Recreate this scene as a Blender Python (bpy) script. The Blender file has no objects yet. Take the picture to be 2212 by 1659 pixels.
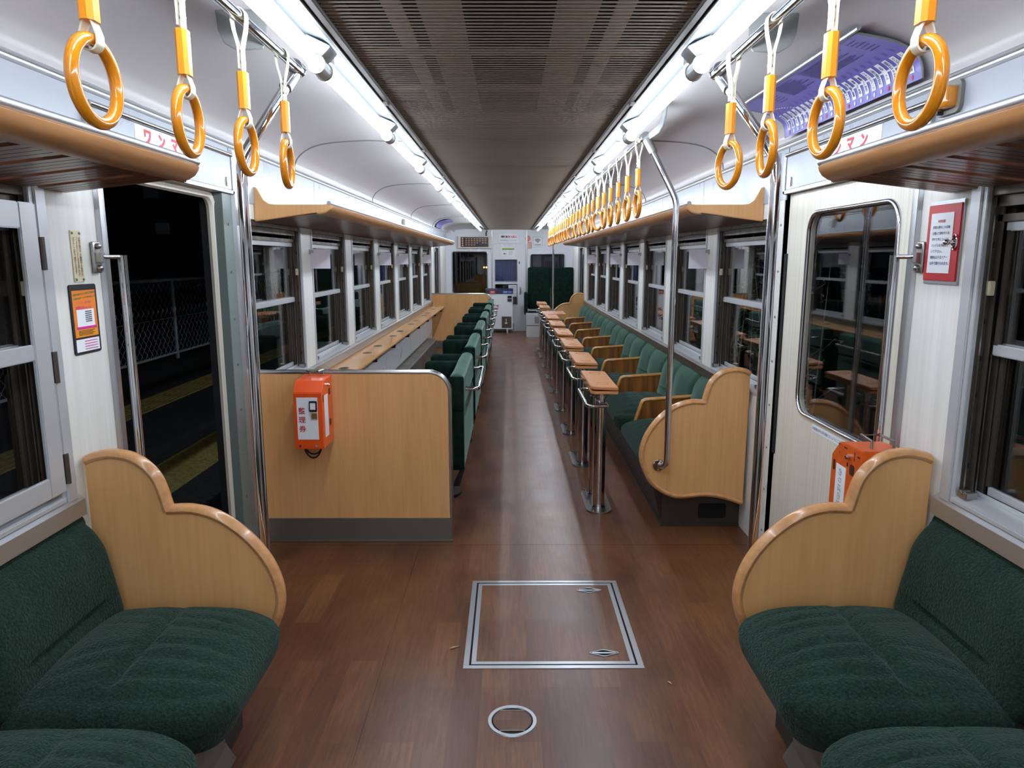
import bpy, bmesh, math, random
from mathutils import Vector, Matrix
random.seed(7)
sc = bpy.context.scene
COL = sc.collection
PI = math.pi

# ------------------------------------------------------------------ camera, world, exposure
cd = bpy.data.cameras.new('camera'); cam = bpy.data.objects.new('camera', cd); COL.objects.link(cam)
PITCH = math.atan(270/1534.0); YAW = math.atan(6/1534.0*math.cos(PITCH))
cam.location = (0, 0, 1.5); cam.rotation_euler = (PI/2-PITCH, 0, -YAW)
cd.sensor_fit = 'HORIZONTAL'; cd.sensor_width = 36; cd.lens = 36*1534/2212.0; cd.clip_start = .02
sc.camera = cam
w = bpy.data.worlds.new('night'); sc.world = w; w.use_nodes = True
w.node_tree.nodes['Background'].inputs[0].default_value = (.10, .13, .20, 1)
w.node_tree.nodes['Background'].inputs[1].default_value = .004
sc.view_settings.view_transform = 'Standard'; sc.view_settings.look = 'None'
sc.view_settings.gamma = 1; sc.view_settings.use_curve_mapping = False
sc.view_settings.exposure = 0.0
TUBE_POWER = 50.0

# ------------------------------------------------------------------ materials
def lin(r, g, b):
    f = lambda c: (c/255/12.92) if c/255 <= .04045 else ((c/255+.055)/1.055)**2.4
    return (f(r), f(g), f(b), 1)
def mat(name, rgb, rough=.5, metal=0, noise=None, bump=None, coat=0, sheen=0, sheen_tint=(1,1,1,1), emit=0, emit_rgb=None, spec=.5, rnoise=None):
    m = bpy.data.materials.new(name); m.use_nodes = True
    nt = m.node_tree; p = nt.nodes['Principled BSDF']; I = p.inputs
    c = lin(*rgb); I['Base Color'].default_value = c
    I['Roughness'].default_value = rough; I['Metallic'].default_value = metal
    I['Coat Weight'].default_value = coat; I['Coat Roughness'].default_value = .08
    I['Sheen Weight'].default_value = sheen; I['Sheen Tint'].default_value = sheen_tint; I['Sheen Roughness'].default_value = .45
    I['Specular IOR Level'].default_value = spec
    if emit:
        I['Emission Color'].default_value = lin(*(emit_rgb or rgb)); I['Emission Strength'].default_value = emit
    def tex(scale, detail=3, rotz=0):
        tc = nt.nodes.new('ShaderNodeTexCoord'); mp = nt.nodes.new('ShaderNodeMapping')
        mp.inputs['Scale'].default_value = scale if isinstance(scale, tuple) else (scale,)*3
        mp.inputs['Rotation'].default_value = (0, 0, rotz)
        n = nt.nodes.new('ShaderNodeTexNoise'); n.inputs['Scale'].default_value = 1; n.inputs['Detail'].default_value = detail
        nt.links.new(tc.outputs['Object'], mp.inputs[0]); nt.links.new(mp.outputs[0], n.inputs[0]); return n
    if noise:                      # list of (scale, rgb_dark, rgb_light)
        prev = None
        for (s, a, b, fac) in noise:
            n = tex(s, 4); r = nt.nodes.new('ShaderNodeValToRGB')
            r.color_ramp.elements[0].position = .32; r.color_ramp.elements[1].position = .68
            r.color_ramp.elements[0].color = lin(*a); r.color_ramp.elements[1].color = lin(*b)
            nt.links.new(n.outputs[0], r.inputs[0])
            if prev is None: prev = r.outputs[0]
            else:
                mx = nt.nodes.new('ShaderNodeMix'); mx.data_type = 'RGBA'; mx.inputs[0].default_value = fac
                nt.links.new(prev, mx.inputs[6]); nt.links.new(r.outputs[0], mx.inputs[7]); prev = mx.outputs[2]
        nt.links.new(prev, I['Base Color'])
    if rnoise:
        s, lo, hi = rnoise; n = tex(s, 4); r = nt.nodes.new('ShaderNodeMapRange')
        r.inputs[1].default_value = .3; r.inputs[2].default_value = .7; r.inputs[3].default_value = lo; r.inputs[4].default_value = hi
        nt.links.new(n.outputs[0], r.inputs[0]); nt.links.new(r.outputs[0], I['Roughness'])
    if bump:
        s, st, dist = bump; n = tex(s, 2); b = nt.nodes.new('ShaderNodeBump')
        b.inputs['Strength'].default_value = st; b.inputs['Distance'].default_value = dist
        nt.links.new(n.outputs[0], b.inputs['Height']); nt.links.new(b.outputs[0], I['Normal'])
    return m

WOOD = mat('beech_laminate', (220,166,106), .36, noise=[((70,70,3), (212,158,98), (226,173,114), 1), ((9,9,2), (206,152,93), (228,174,116), .4)], coat=.08)
BEAD = mat('beech_bead', (202,148,96), .26, noise=[((40,40,40), (193,138,86), (210,156,104), 1)], coat=.3)
TABW = mat('table_beech', (204,140,90), .36, noise=[((20,60,40), (198,133,83), (208,146,96), 1)], coat=.08)
COUNTW = mat('counter_beech', (214,160,104), .28, noise=[((30,3,30), (208,153,97), (218,166,110), 1)], coat=.15)
PINE = mat('dark_pine', (140,88,36), .38, noise=[((34,34,2.2), (92,50,16), (164,106,46), 1), ((8,8,1), (120,72,28), (160,104,46), .4)])
PINECAP = mat('pine_cap', (186,130,66), .3, noise=[((30,60,60), (172,114,54), (198,144,78), 1)], coat=.3)
SHELFW = mat('shelf_beech', (176,126,80), .38, noise=[((3,3,60), (166,116,72), (184,134,88), 1)])
SLAT = mat('dark_slats', (112,70,46), .3, noise=[((3,40,40), (96,58,36), (128,82,56), 1)], coat=.1)
CHROME = mat('chrome', (205,205,208), .07, 1)
STEEL = mat('stainless_brushed', (168,166,162), .30, 1)
DSTEEL = mat('dull_stainless', (124,119,110), .40, .6, rnoise=(9, .32, .48))
ALU = mat('aluminium', (184,186,188), .34, .8)
ALUW = mat('window_aluminium', (198,200,202), .38, .4)
DARKF = mat('dark_window_channel', (92,84,76), .38, .6, rnoise=(20, .28, .5))
WHITE = mat('white_panel', (226,228,232), .32, rnoise=(5, .26, .38))
COVE = mat('cove_panel', (188,183,181), .36)  # greyer than the panels are, to hold down glare beside the tubes
FRIEZE = mat('frieze_greyed', (152,157,164), .3, rnoise=(5, .26, .36))  # white panels, greyed in colour so the tube light burns out less
PILLAR = mat('pillar_laminate', (226,224,216), .42, noise=[((60,60,1.5), (220,218,209), (231,229,222), 1)])
CREAM = mat('cream_door', (222,216,200), .4, noise=[((90,90,1.2), (212,206,189), (228,222,207), 1)])
RUBBER = mat('black_rubber', (20,20,21), .6)
BLACK = mat('black_void', (6,6,6), .9)
DKBROWN = mat('dark_kick', (40,35,32), .5)
KICK = mat('dark_steel_kick', (78,72,66), .42, .6)
GREY = mat('grey_paint', (128,130,128), .45)
GREYGRN = mat('grey_green_jamb', (112,122,118), .45)
HOUSING = mat('lamp_housing', (104,112,116), .45)  # trough colour darkened to offset the close glare of the tubes
HOLDER = mat('lamp_holder_grey', (168,170,168), .35, .3)
LOUVER = mat('ceiling_louver', (124,112,100), .5)
LOUVBACK = mat('louver_backing', (170,157,144), .7)
RAILDK = mat('dark_ceiling_rail', (84,79,74), .45)
PLUSH = mat('green_plush', (30,52,43), .92, noise=[((5,5,5), (24,42,34), (38,60,50), 1), ((140,140,140), (9,18,14), (48,70,59), .5)],
            bump=((140,140,140), .9, .007), sheen=.2, sheen_tint=lin(180,205,192), spec=.06)
PLUSHF = mat('green_plush_smooth', (42,74,60), .9, noise=[((6,6,2.5), (28,54,43), (60,94,78), 1), ((90,90,90), (36,64,52), (50,84,68), .4)],
             bump=((120,120,120), .3, .003), sheen=.45, sheen_tint=lin(190,218,204), spec=.06)
PLUSHD = mat('dark_green_plush', (17,33,27), .9, noise=[((20,20,20), (13,26,21), (22,42,34), 1)], bump=((150,150,150), .3, .003), sheen=.12, sheen_tint=lin(140,170,158), spec=.06)
STRAPY = mat('orange_plastic', (216,132,16), .16, coat=.6)
SLEEVE = mat('orange_sleeve', (228,140,22), .3, coat=.2)
BELT = mat('cream_belt', (226,220,196), .45)
ORANGE = mat('orange_enamel', (236,84,22), .28, coat=.4)
ORANGEW = mat('worn_orange_enamel', (214,92,24), .38, noise=[((26,26,26), (206,84,18), (222,100,32), 1)])
PAPER = mat('white_paper', (236,238,241), .6)
FLAG = mat('lavender_card', (226,220,232), .55)
RED = mat('sign_red', (190,28,36), .4)
INKR = mat('red_ink', (200,30,50), .5)
INKB = mat('blue_ink', (30,60,110), .5)
INKK = mat('black_ink', (22,22,26), .5)
INKW = mat('white_ink', (235,235,235), .5)
INKBR = mat('brown_ink', (120,40,30), .5)
INKG = mat('green_ink', (30,130,70), .5)
INKP = mat('pink_ink', (205,40,140), .5)
IVORY = mat('ivory_plate', (222,212,176), .4)
BEIGEP = mat('beige_plastic', (206,200,180), .5)
POSTO = mat('poster_orange', (240,130,30), .45)
PURPLE = mat('map_purple', (112,104,186), .35)
PURPLED = mat('map_dark_print', (52,44,110), .4)
BLUECUR = mat('blue_curtain', (60,78,132), .85, noise=[((60,60,3), (54,70,118), (68,88,146), 1)])
DKBLIND = mat('dark_blue_blind', (28,30,44), .8)
AMBER = mat('amber_lens', (206,128,16), .12, coat=.7)
GASKET = mat('grey_gasket', (120,118,110), .6)
DISPLAYK = mat('display_black', (16,12,12), .3)
LEDR = mat('red_segment', (176,122,106), .5, emit=.22, emit_rgb=(255,176,150))
BLUEL = mat('blue_label', (34,78,150), .4)
REDL = mat('red_label', (206,62,44), .4)
NAVY = mat('navy_plastic', (48,52,74), .4)
ASPHALT = mat('platform_asphalt', (44,44,46), .9, noise=[(30, (34,34,36), (56,56,58), 1)], bump=(160, .5, .004))
YELLOW = mat('tactile_yellow', (176,158,84), .8, noise=[(25, (150,134,64), (186,168,96), 1)])
FENCEP = mat('fence_paint', (196,208,216), .5)
SOIL = mat('night_ground', (30,28,26), .95)
LEAF = mat('shrub_leaf', (140,146,110), .5)
TWIG = mat('shrub_twig', (176,166,150), .7)
LEDT = mat('lamp_tube', (255,255,255), .3, emit=TUBE_POWER, emit_rgb=(230,241,255))
WARM = mat('warm_lamp', (255,210,90), .4, emit=6, emit_rgb=(255,200,80))

def glass_mat(name, tint=.92, base=.06, power=4.0):
    m = bpy.data.materials.new(name); m.use_nodes = True; nt = m.node_tree
    nt.nodes.remove(nt.nodes['Principled BSDF']); out = nt.nodes['Material Output']
    lw = nt.nodes.new('ShaderNodeLayerWeight'); lw.inputs[0].default_value = .5
    pw = nt.nodes.new('ShaderNodeMath'); pw.operation = 'POWER'; pw.inputs[1].default_value = power
    mr = nt.nodes.new('ShaderNodeMapRange'); mr.inputs[3].default_value = base; mr.inputs[4].default_value = 1
    t = nt.nodes.new('ShaderNodeBsdfTransparent'); t.inputs[0].default_value = (tint, tint, tint, 1)
    g = nt.nodes.new('ShaderNodeBsdfGlossy'); g.inputs['Roughness'].default_value = .015
    mx = nt.nodes.new('ShaderNodeMixShader'); L = nt.links.new
    L(lw.outputs['Facing'], pw.inputs[0]); L(pw.outputs[0], mr.inputs[0]); L(mr.outputs[0], mx.inputs[0])
    L(t.outputs[0], mx.inputs[1]); L(g.outputs[0], mx.inputs[2]); L(mx.outputs[0], out.inputs[0]); return m
GLASS = glass_mat('window_glass', .95, .055)

def floor_mat():
    m = bpy.data.materials.new('wood_vinyl_floor'); m.use_nodes = True; nt = m.node_tree; p = nt.nodes['Principled BSDF']; L = nt.links.new
    tc = nt.nodes.new('ShaderNodeTexCoord'); mp = nt.nodes.new('ShaderNodeMapping'); mp.inputs['Rotation'].default_value = (0,0,PI/2)
    L(tc.outputs['Object'], mp.inputs[0])
    br = nt.nodes.new('ShaderNodeTexBrick'); br.inputs['Scale'].default_value = 1; br.inputs['Brick Width'].default_value = .46; br.inputs['Row Height'].default_value = .10
    br.inputs['Mortar Size'].default_value = .0; br.inputs['Bias'].default_value = 0; br.offset = .37
    br.inputs['Color1'].default_value = lin(98,58,35); br.inputs['Color2'].default_value = lin(120,79,50); br.inputs['Mortar'].default_value = lin(112,70,50)
    L(mp.outputs[0], br.inputs[0])
    def noise(scale, detail=5, dist=0):
        q = nt.nodes.new('ShaderNodeMapping'); q.inputs['Scale'].default_value = scale; L(tc.outputs['Object'], q.inputs[0])
        n = nt.nodes.new('ShaderNodeTexNoise'); n.inputs['Scale'].default_value = 1; n.inputs['Detail'].default_value = detail; n.inputs['Distortion'].default_value = dist
        L(q.outputs[0], n.inputs[0]); return n
    def ramp(n, a, b, p0=.35, p1=.65):
        r = nt.nodes.new('ShaderNodeValToRGB'); r.color_ramp.elements[0].position = p0; r.color_ramp.elements[1].position = p1
        r.color_ramp.elements[0].color = a; r.color_ramp.elements[1].color = b; L(n.outputs[0], r.inputs[0]); return r
    def mix(mode, fac, a, b):
        x = nt.nodes.new('ShaderNodeMix'); x.data_type = 'RGBA'; x.blend_type = mode; x.inputs[0].default_value = fac; L(a, x.inputs[6]); L(b, x.inputs[7]); return x.outputs[2]
    gn = noise((80,6,1), 8, .25); gn.inputs['Roughness'].default_value = .68
    grain = ramp(gn, (.50,.46,.43,1), (1.22,1.2,1.18,1), .26, .74)
    blot = ramp(noise((2.4,2.0,1), 2, .2), (.62,.58,.57,1), (1.14,1.11,1.06,1), .30, .70)
    c = mix('MULTIPLY', .95, br.outputs[0], grain.outputs[0]); c = mix('MULTIPLY', .8, c, blot.outputs[0])
    L(c, p.inputs['Base Color'])
    mr = nt.nodes.new('ShaderNodeMapRange'); mr.inputs[1].default_value = .3; mr.inputs[2].default_value = .7; mr.inputs[3].default_value = .30; mr.inputs[4].default_value = .37
    L(noise((5,4,1), 2, 0).outputs[0], mr.inputs[0]); L(mr.outputs[0], p.inputs['Roughness'])
    b = nt.nodes.new('ShaderNodeBump'); b.inputs['Strength'].default_value = .12; b.inputs['Distance'].default_value = .002
    L(noise((60,20,1), 3, 0).outputs[0], b.inputs['Height']); L(b.outputs[0], p.inputs['Normal'])
    p.inputs['Specular IOR Level'].default_value = .5
    return m
FLOOR = floor_mat()

# ------------------------------------------------------------------ mesh helpers
class MB:
    def __init__(s): s.v = []; s.f = []
    def add(s, v, f):
        o = len(s.v); s.v += [tuple(p) for p in v]; s.f += [tuple(i+o for i in q) for q in f]; return s
    def box(s, x0, x1, y0, y1, z0, z1):
        if x0 > x1: x0, x1 = x1, x0
        v = [(x,y,z) for x in (x0,x1) for y in (y0,y1) for z in (z0,z1)]
        return s.add(v, [(0,1,3,2),(4,6,7,5),(0,4,5,1),(2,3,7,6),(0,2,6,4),(1,5,7,3)])
    def prism(s, poly, axis, a, b):
        n = len(poly)
        P = {'x': lambda p,t: (t,p[0],p[1]), 'y': lambda p,t: (p[0],t,p[1]), 'z': lambda p,t: (p[0],p[1],t)}[axis]
        v = [P(p,a) for p in poly]+[P(p,b) for p in poly]
        f = [tuple(range(n)), tuple(range(2*n-1,n-1,-1))]+[(i,i+n,(i+1)%n+n,(i+1)%n) for i in range(n)]
        return s.add(v, f)
    def tube(s, pts, r, n=10, closed=False, cap=True, sx=1.0, up=None):
        pts = [Vector(p) for p in pts]; m = len(pts); v = []; prev = None
        for i, p in enumerate(pts):
            a = pts[(i-1) % m] if (closed or i) else p; b = pts[(i+1) % m] if (closed or i < m-1) else p
            t = (b-a).normalized()
            if prev is None:
                ref = Vector(up) if up else (Vector((0,0,1)) if abs(t.z) < .9 else Vector((1,0,0)))
                u = (ref - t*ref.dot(t)).normalized()
            else:
                u = prev - t*prev.dot(t); u.normalize()
            prev = u; w_ = t.cross(u); rr = r[i] if isinstance(r, (list,tuple)) else r
            for k in range(n):
                A = 2*PI*k/n; v.append(p + u*math.cos(A)*rr + w_*math.sin(A)*rr*sx)
        f = []
        for i in range(m if closed else m-1):
            j = (i+1) % m
            for k in range(n): f.append((i*n+k, i*n+(k+1)%n, j*n+(k+1)%n, j*n+k))
        if cap and not closed: f += [tuple(range(n-1,-1,-1)), tuple(range((m-1)*n, m*n))]
        return s.add(v, f)
    def cyl(s, a, b, r, n=16): return s.tube([a, b], r, n)
    def ball(s, c, r, n=10):
        v = [(c[0],c[1],c[2]-r)]; f = []
        for i in range(1, n):
            t = PI*i/n
            for k in range(n*2):
                A = PI*k/n; v.append((c[0]+r*math.sin(t)*math.cos(A), c[1]+r*math.sin(t)*math.sin(A), c[2]-r*math.cos(t)))
        v.append((c[0],c[1],c[2]+r)); m = n*2; L = len(v)-1
        for k in range(m):
            f.append((0, 1+(k+1)%m, 1+k)); f.append((L, L-m+k, L-m+(k+1)%m))
        for i in range(n-2):
            for k in range(m): f.append((1+i*m+k, 1+i*m+(k+1)%m, 1+(i+1)*m+(k+1)%m, 1+(i+1)*m+k))
        return s.add(v, f)
    def rbox(s, c, size, r, n=6, fn=None, seg=None):
        # rounded box: subdivided cube pushed onto its rounding radius; fn may move each vertex (local coords)
        seg = seg or (n, n, n); idx = {}; v = []; f = []
        h = [q/2 for q in size]; inn = [max(q-r, 1e-5) for q in h]
        def cs(ax):
            k = seg[ax]; e = max(2, min(5, k//3)); out = []
            for i in range(e): out.append(-h[ax] + r*(1-math.cos(PI/2*i/e)))
            for i in range(k+1): out.append(-inn[ax] + 2*inn[ax]*i/k)
            for i in range(e-1, -1, -1): out.append(h[ax] - r*(1-math.cos(PI/2*i/e)))
            return out
        C = [cs(0), cs(1), cs(2)]
        def vert(i, j, k):
            key = (i,j,k)
            if key in idx: return idx[key]
            p = Vector((C[0][i], C[1][j], C[2][k])); q = Vector([max(-inn[a], min(inn[a], p[a])) for a in range(3)]); d = p-q
            if d.length > 1e-9: p = q + d.normalized()*r
            if fn: p = Vector(fn(p.x, p.y, p.z))
            idx[key] = len(v); v.append((p.x+c[0], p.y+c[1], p.z+c[2])); return idx[key]
        N = [len(C[0])-1, len(C[1])-1, len(C[2])-1]
        for ax in range(3):
            a1, a2 = (ax+1)%3, (ax+2)%3
            for side in (0, N[ax]):
                for i in range(N[a1]):
                    for j in range(N[a2]):
                        q = []
                        for (di, dj) in ((0,0),(1,0),(1,1),(0,1)):
                            t = [0,0,0]; t[ax] = side; t[a1] = i+di; t[a2] = j+dj; q.append(vert(*t))
                        f.append(tuple(q if side else q[::-1]))
        return s.add(v, f)
    def build(s, name, m, parent=None, smooth=38, bevel=0, recalc=True):
        me = bpy.data.meshes.new(name); me.from_pydata(s.v, [], s.f)
        bm = bmesh.new(); bm.from_mesh(me)
        if recalc: bmesh.ops.recalc_face_normals(bm, faces=bm.faces)
        if bevel:
            es = [e for e in bm.edges if len(e.link_faces) == 2 and e.calc_face_angle(0) > .6]
            bmesh.ops.bevel(bm, geom=es, offset=bevel, segments=2, affect='EDGES', clamp_overlap=True)
        bm.to_mesh(me); bm.free()
        if smooth:
            me.shade_smooth(); me.set_sharp_from_angle(angle=math.radians(smooth))
        me.materials.append(m)
        o = bpy.data.objects.new(name, me); COL.objects.link(o)
        if parent: o.parent = parent
        return o

def tag(o, label, cat, group=None, kind=None):
    o['label'] = label; o['category'] = cat
    if group: o['group'] = group
    if kind: o['kind'] = kind
    return o
def thing(name, label, cat, loc=(0,0,0), rz=0, group=None):
    o = bpy.data.objects.new(name, None); COL.objects.link(o); o.empty_display_size = .05
    o.location = loc; o.rotation_euler = (0,0,rz); return tag(o, label, cat, group)
def struct(o, label, cat): return tag(o, label, cat, kind='structure')
def dup(root, loc, rz=None, label=None):
    r = root.copy(); COL.objects.link(r); r.location = loc
    if rz is not None: r.rotation_euler = (0,0,rz)
    if label: r['label'] = label
    for ch in list(root.children):
        c = ch.copy(); COL.objects.link(c); c.parent = r
        for g in list(ch.children):
            d = g.copy(); COL.objects.link(d); d.parent = c
    return r
ORD = ['first','second','third','fourth','fifth','sixth','seventh','eighth','ninth','tenth','eleventh','twelfth','thirteenth','fourteenth','fifteenth','sixteenth',
       'seventeenth','eighteenth','nineteenth','twentieth','twenty-first','twenty-second','twenty-third','twenty-fourth','twenty-fifth','twenty-sixth','twenty-seventh','twenty-eighth']
def spline(pts, n=6):
    out = []; P = [Vector(p) for p in pts]
    for i in range(len(P)-1):
        a = P[i-1] if i else P[i]*2-P[i+1]; b = P[i]; c = P[i+1]; d = P[i+2] if i+2 < len(P) else c*2-b
        for k in range(n):
            t = k/n; out.append(.5*((2*b)+(c-a)*t+(2*a-5*b+4*c-d)*t*t+(3*b-a-3*c+d)*t**3))
    out.append(P[-1]); return out
def rrect(a0, a1, b0, b1, r, n=6):
    out = []
    for (ca, cb, s0) in ((a1-r,b1-r,0),(a0+r,b1-r,1),(a0+r,b0+r,2),(a1-r,b0+r,3)):
        for i in range(n+1):
            t = PI/2*(s0+i/n); out.append((ca+r*math.cos(t), cb+r*math.sin(t)))
    return out
def plate_hole(mb, outer, hole, axis, a, b):
    # outer = (u0,u1,v0,v1); hole = ring of points
    u0,u1,v0,v1 = outer; n = len(hole); cu = sum(p[0] for p in hole)/n; cv = sum(p[1] for p in hole)/n; O = []
    for (pu, pv) in hole:
        du, dv = pu-cu, pv-cv; t = 1e9
        if du > 1e-9: t = min(t, (u1-cu)/du)
        if du < -1e-9: t = min(t, (u0-cu)/du)
        if dv > 1e-9: t = min(t, (v1-cv)/dv)
        if dv < -1e-9: t = min(t, (v0-cv)/dv)
        O.append([cu+du*t, cv+dv*t])
    for corner in ((u0,v0),(u0,v1),(u1,v0),(u1,v1)):
        k = min(range(n), key=lambda i: (O[i][0]-corner[0])**2+(O[i][1]-corner[1])**2); O[k] = list(corner)
    P = {'x': lambda p,t: (t,p[0],p[1]), 'y': lambda p,t: (p[0],t,p[1]), 'z': lambda p,t: (p[0],p[1],t)}[axis]
    v = [P(p,a) for p in O]+[P(p,a) for p in hole]+[P(p,b) for p in O]+[P(p,b) for p in hole]; f = []
    for i in range(n):
        j = (i+1)%n; f += [(i,j,n+j,n+i),(2*n+i,3*n+i,3*n+j,2*n+j),(i,2*n+i,2*n+j,j),(n+i,n+j,3*n+j,3*n+i)]
    return mb.add(v, f)
_tc = {}
def text_geo(s, bold=0.0, space=1.0, line=1.0):
    k = (s, bold, space, line)
    if k in _tc: return _tc[k]
    c = bpy.data.curves.new('lettering', 'FONT'); c.body = s; c.align_x = 'CENTER'; c.resolution_u = 2; c.offset = bold
    c.space_character = space; c.space_line = line
    o = bpy.data.objects.new('lettering', c); COL.objects.link(o)
    dg = bpy.context.evaluated_depsgraph_get(); me = bpy.data.meshes.new_from_object(o.evaluated_get(dg))
    v = [(p.co.x, p.co.y) for p in me.vertices]; f = [tuple(q.vertices) for q in me.polygons]
    bpy.data.objects.remove(o); bpy.data.curves.remove(c); bpy.data.meshes.remove(me)
    xs = [p[0] for p in v]; ys = [p[1] for p in v]; cx = (min(xs)+max(xs))/2; cy = (min(ys)+max(ys))/2
    _tc[k] = ([(x-cx, y-cy) for x, y in v], f, max(xs)-min(xs), max(ys)-min(ys)); return _tc[k]
def text(name, s, m, parent, org, right, up, w=None, h=None, bold=0.0, space=1.0, line=1.0, lift=.0012):
    v, f, W, H = text_geo(s, bold, space, line)
    R = Vector(right).normalized(); U = Vector(up).normalized(); N = R.cross(U); o = Vector(org)+N*lift
    if w and h: sx, sy = w/W, h/H
    elif w: sx = sy = w/W
    else: sx = sy = h/H
    mb = MB(); mb.add([o+R*(x*sx)+U*(y*sy) for x, y in v], f)
    return mb.build(name, m, parent, smooth=0, recalc=False)
def bars(name, m, parent, org, right, up, rows, lift=.0012):   # rows of small print: (x0,x1,y0,y1) on the sign's face
    R = Vector(right).normalized(); U = Vector(up).normalized(); N = R.cross(U); o = Vector(org)+N*lift; mb = MB()
    for (a, b, c, d) in rows:
        mb.add([o+R*a+U*c, o+R*b+U*c, o+R*b+U*d, o+R*a+U*d], [(0,1,2,3)])
    return mb.build(name, m, parent, smooth=0, recalc=False)
def bx(x0,x1,y0,y1,z0,z1): return MB().box(x0,x1,y0,y1,z0,z1)
HW = 1.31; YE = 15.0; YB = -7.2
SIDES = ((-1, 'left'), (1, 'right'))
# ------------------------------------------------------------------ shell
mb = MB()
for (x0,x1,y0,y1) in ((-HW,HW,3.58,YE),(-HW,-.4765,YB,3.5775),(-.4735,HW,YB,3.5775)): mb.box(x0,x1,y0,y1,-.05,0)
mb.box(-HW,HW,YB,YE,-.08,-.003)
struct(mb.build('floor', FLOOR, smooth=0), 'worn brown wood-pattern vinyl floor along the aisle', 'floor')
PC = [4.66+1.225*k for k in range(7)]           # window pillar centres
openings = [(.55, 2.0)]
ys = 3.66
for c in PC: openings.append((ys, c-.12)); ys = c+.12
ZW0, ZW1 = .80, 1.70
DOORS = ((2.35, 3.33), (12.55, 13.55))
for s, sd in SIDES:
    mb = MB(); X = s*HW; T = s*(HW+.10)
    segs = [(YB, DOORS[0][0]), (3.40 if s < 0 else 3.46, DOORS[1][0]), (DOORS[1][1], YE)]
    for a, b in segs: mb.box(X, T, a, b, 0, ZW0)
    for a, b in ((YB, .55), (2.0, 2.35), (3.40 if s < 0 else 3.46, 3.66), (12.13, 12.55), (13.55, YE)): mb.box(X, T, a, b, ZW0, 1.86)
    for c in PC: mb.box(X, T, c-.12, c+.12, ZW0, 1.86) if c < 12 else None
    mb.box(X, T, .55, 2.0, ZW1, 1.86); mb.box(X, T, 3.66, 12.13, ZW1, 1.86)
    mb.box(X, T, YB, YE, 1.86, 2.06)
    struct(mb.build('wall_'+sd, PILLAR, smooth=0), 'white laminate side wall with window pillars on the %s of the aisle' % sd, 'wall')
    # painted frieze above the windows
    mb = MB(); q = X-s*.006
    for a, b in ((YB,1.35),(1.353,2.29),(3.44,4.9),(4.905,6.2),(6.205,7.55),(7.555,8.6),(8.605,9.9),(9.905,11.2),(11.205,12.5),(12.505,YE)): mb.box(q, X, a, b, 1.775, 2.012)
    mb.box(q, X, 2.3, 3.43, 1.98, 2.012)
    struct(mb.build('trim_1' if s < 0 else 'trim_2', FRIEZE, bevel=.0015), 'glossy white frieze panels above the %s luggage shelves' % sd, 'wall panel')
    mb = MB()
    for z in (2.034, 2.014): mb.tube([(X-s*.004, YB, z), (X-s*.004, YE, z)], .006, 8)
    struct(mb.build('trim_3' if s < 0 else 'trim_4', ALU), 'thin double metal cornice bead on the %s wall' % sd, 'trim')
    # door header flap
    h = thing('trim_5' if s < 0 else 'trim_6', 'white hinged header panel above the %s side door' % sd, 'door header'); h['kind'] = 'structure'
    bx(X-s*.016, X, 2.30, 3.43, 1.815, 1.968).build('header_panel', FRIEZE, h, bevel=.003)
    MB().tube([(X-s*.02,2.30,1.974),(X-s*.02,3.43,1.974)], .009, 10).build('hinge_rod', STEEL, h)
    mb = MB(); mb.box(X-s*.02, X, 2.28, 3.46, 1.80, 1.815); mb.box(X-s*.02, X, 2.275, 2.30, 1.80, 1.985); mb.box(X-s*.02, X, 3.43, 3.455, 1.80, 1.985)
    mb.build('header_frame', ALU, h, bevel=.002)
    mb = MB()
    for y in (2.36, 3.36): mb.box(X-s*.022, X-s*.016, y, y+.02, 1.83, 1.87)
    mb.build('header_catch', STEEL, h)
    # waist sill
    for i, (a, b) in enumerate(((YB, 2.07), (3.78, 12.35))):
        m2 = MB(); m2.prism([(X,.735),(X-s*.022,.735),(X-s*.022,.785),(X,.80)], 'y', a, b)
        struct(m2.build('trim_%d' % (7+i+(0 if s < 0 else 2)), STEEL if i else ALU, smooth=0), '%s metal waist sill under the %s windows' % (('near','far')[i], sd), 'sill')
    # coved ceiling panels
    prof = [(1.31,2.03),(1.305,2.075),(1.272,2.125),(1.193,2.172),(1.064,2.198),(.87,2.209),(.74,2.206),(.56,2.206)]
    prof = [(p.x, p.y) for p in spline([(a,b,0) for a,b in prof], 5)]
    poly = [(s*a, b) for a, b in prof] + [(s*.56, 2.25), (s*1.36, 2.25), (s*1.36, 2.03)]
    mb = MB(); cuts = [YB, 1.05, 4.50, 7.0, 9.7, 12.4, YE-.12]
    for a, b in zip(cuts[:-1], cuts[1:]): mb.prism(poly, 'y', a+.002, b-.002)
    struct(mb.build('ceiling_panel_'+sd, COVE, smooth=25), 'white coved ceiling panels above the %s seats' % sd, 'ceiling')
    m2 = MB()
    for y in cuts[1:-1]: m2.tube([(s*(a-.002), y, b-.002) for a, b in prof], .004, 6)
    struct(m2.build('trim_%d' % (11 if s < 0 else 12), GREY), 'grey joint beads across the %s coved ceiling' % sd, 'trim')
    # lamp trough + dark rails
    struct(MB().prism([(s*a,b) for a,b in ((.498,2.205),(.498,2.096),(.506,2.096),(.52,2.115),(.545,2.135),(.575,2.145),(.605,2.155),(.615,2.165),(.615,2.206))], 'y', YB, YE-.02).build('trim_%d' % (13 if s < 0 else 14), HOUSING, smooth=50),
           'lamp trough greyed against tube glare along the %s edge of the dark ceiling' % sd, 'lamp trough')
    m2 = MB(); m2.box(s*.455, s*.474, YB, YE-.02, 2.088, 2.2); m2.box(s*.480, s*.484, YB, YE-.02, 2.086, 2.2); m2.box(s*.474, s*.498, YB, YE-.02, 2.095, 2.2)
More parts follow.
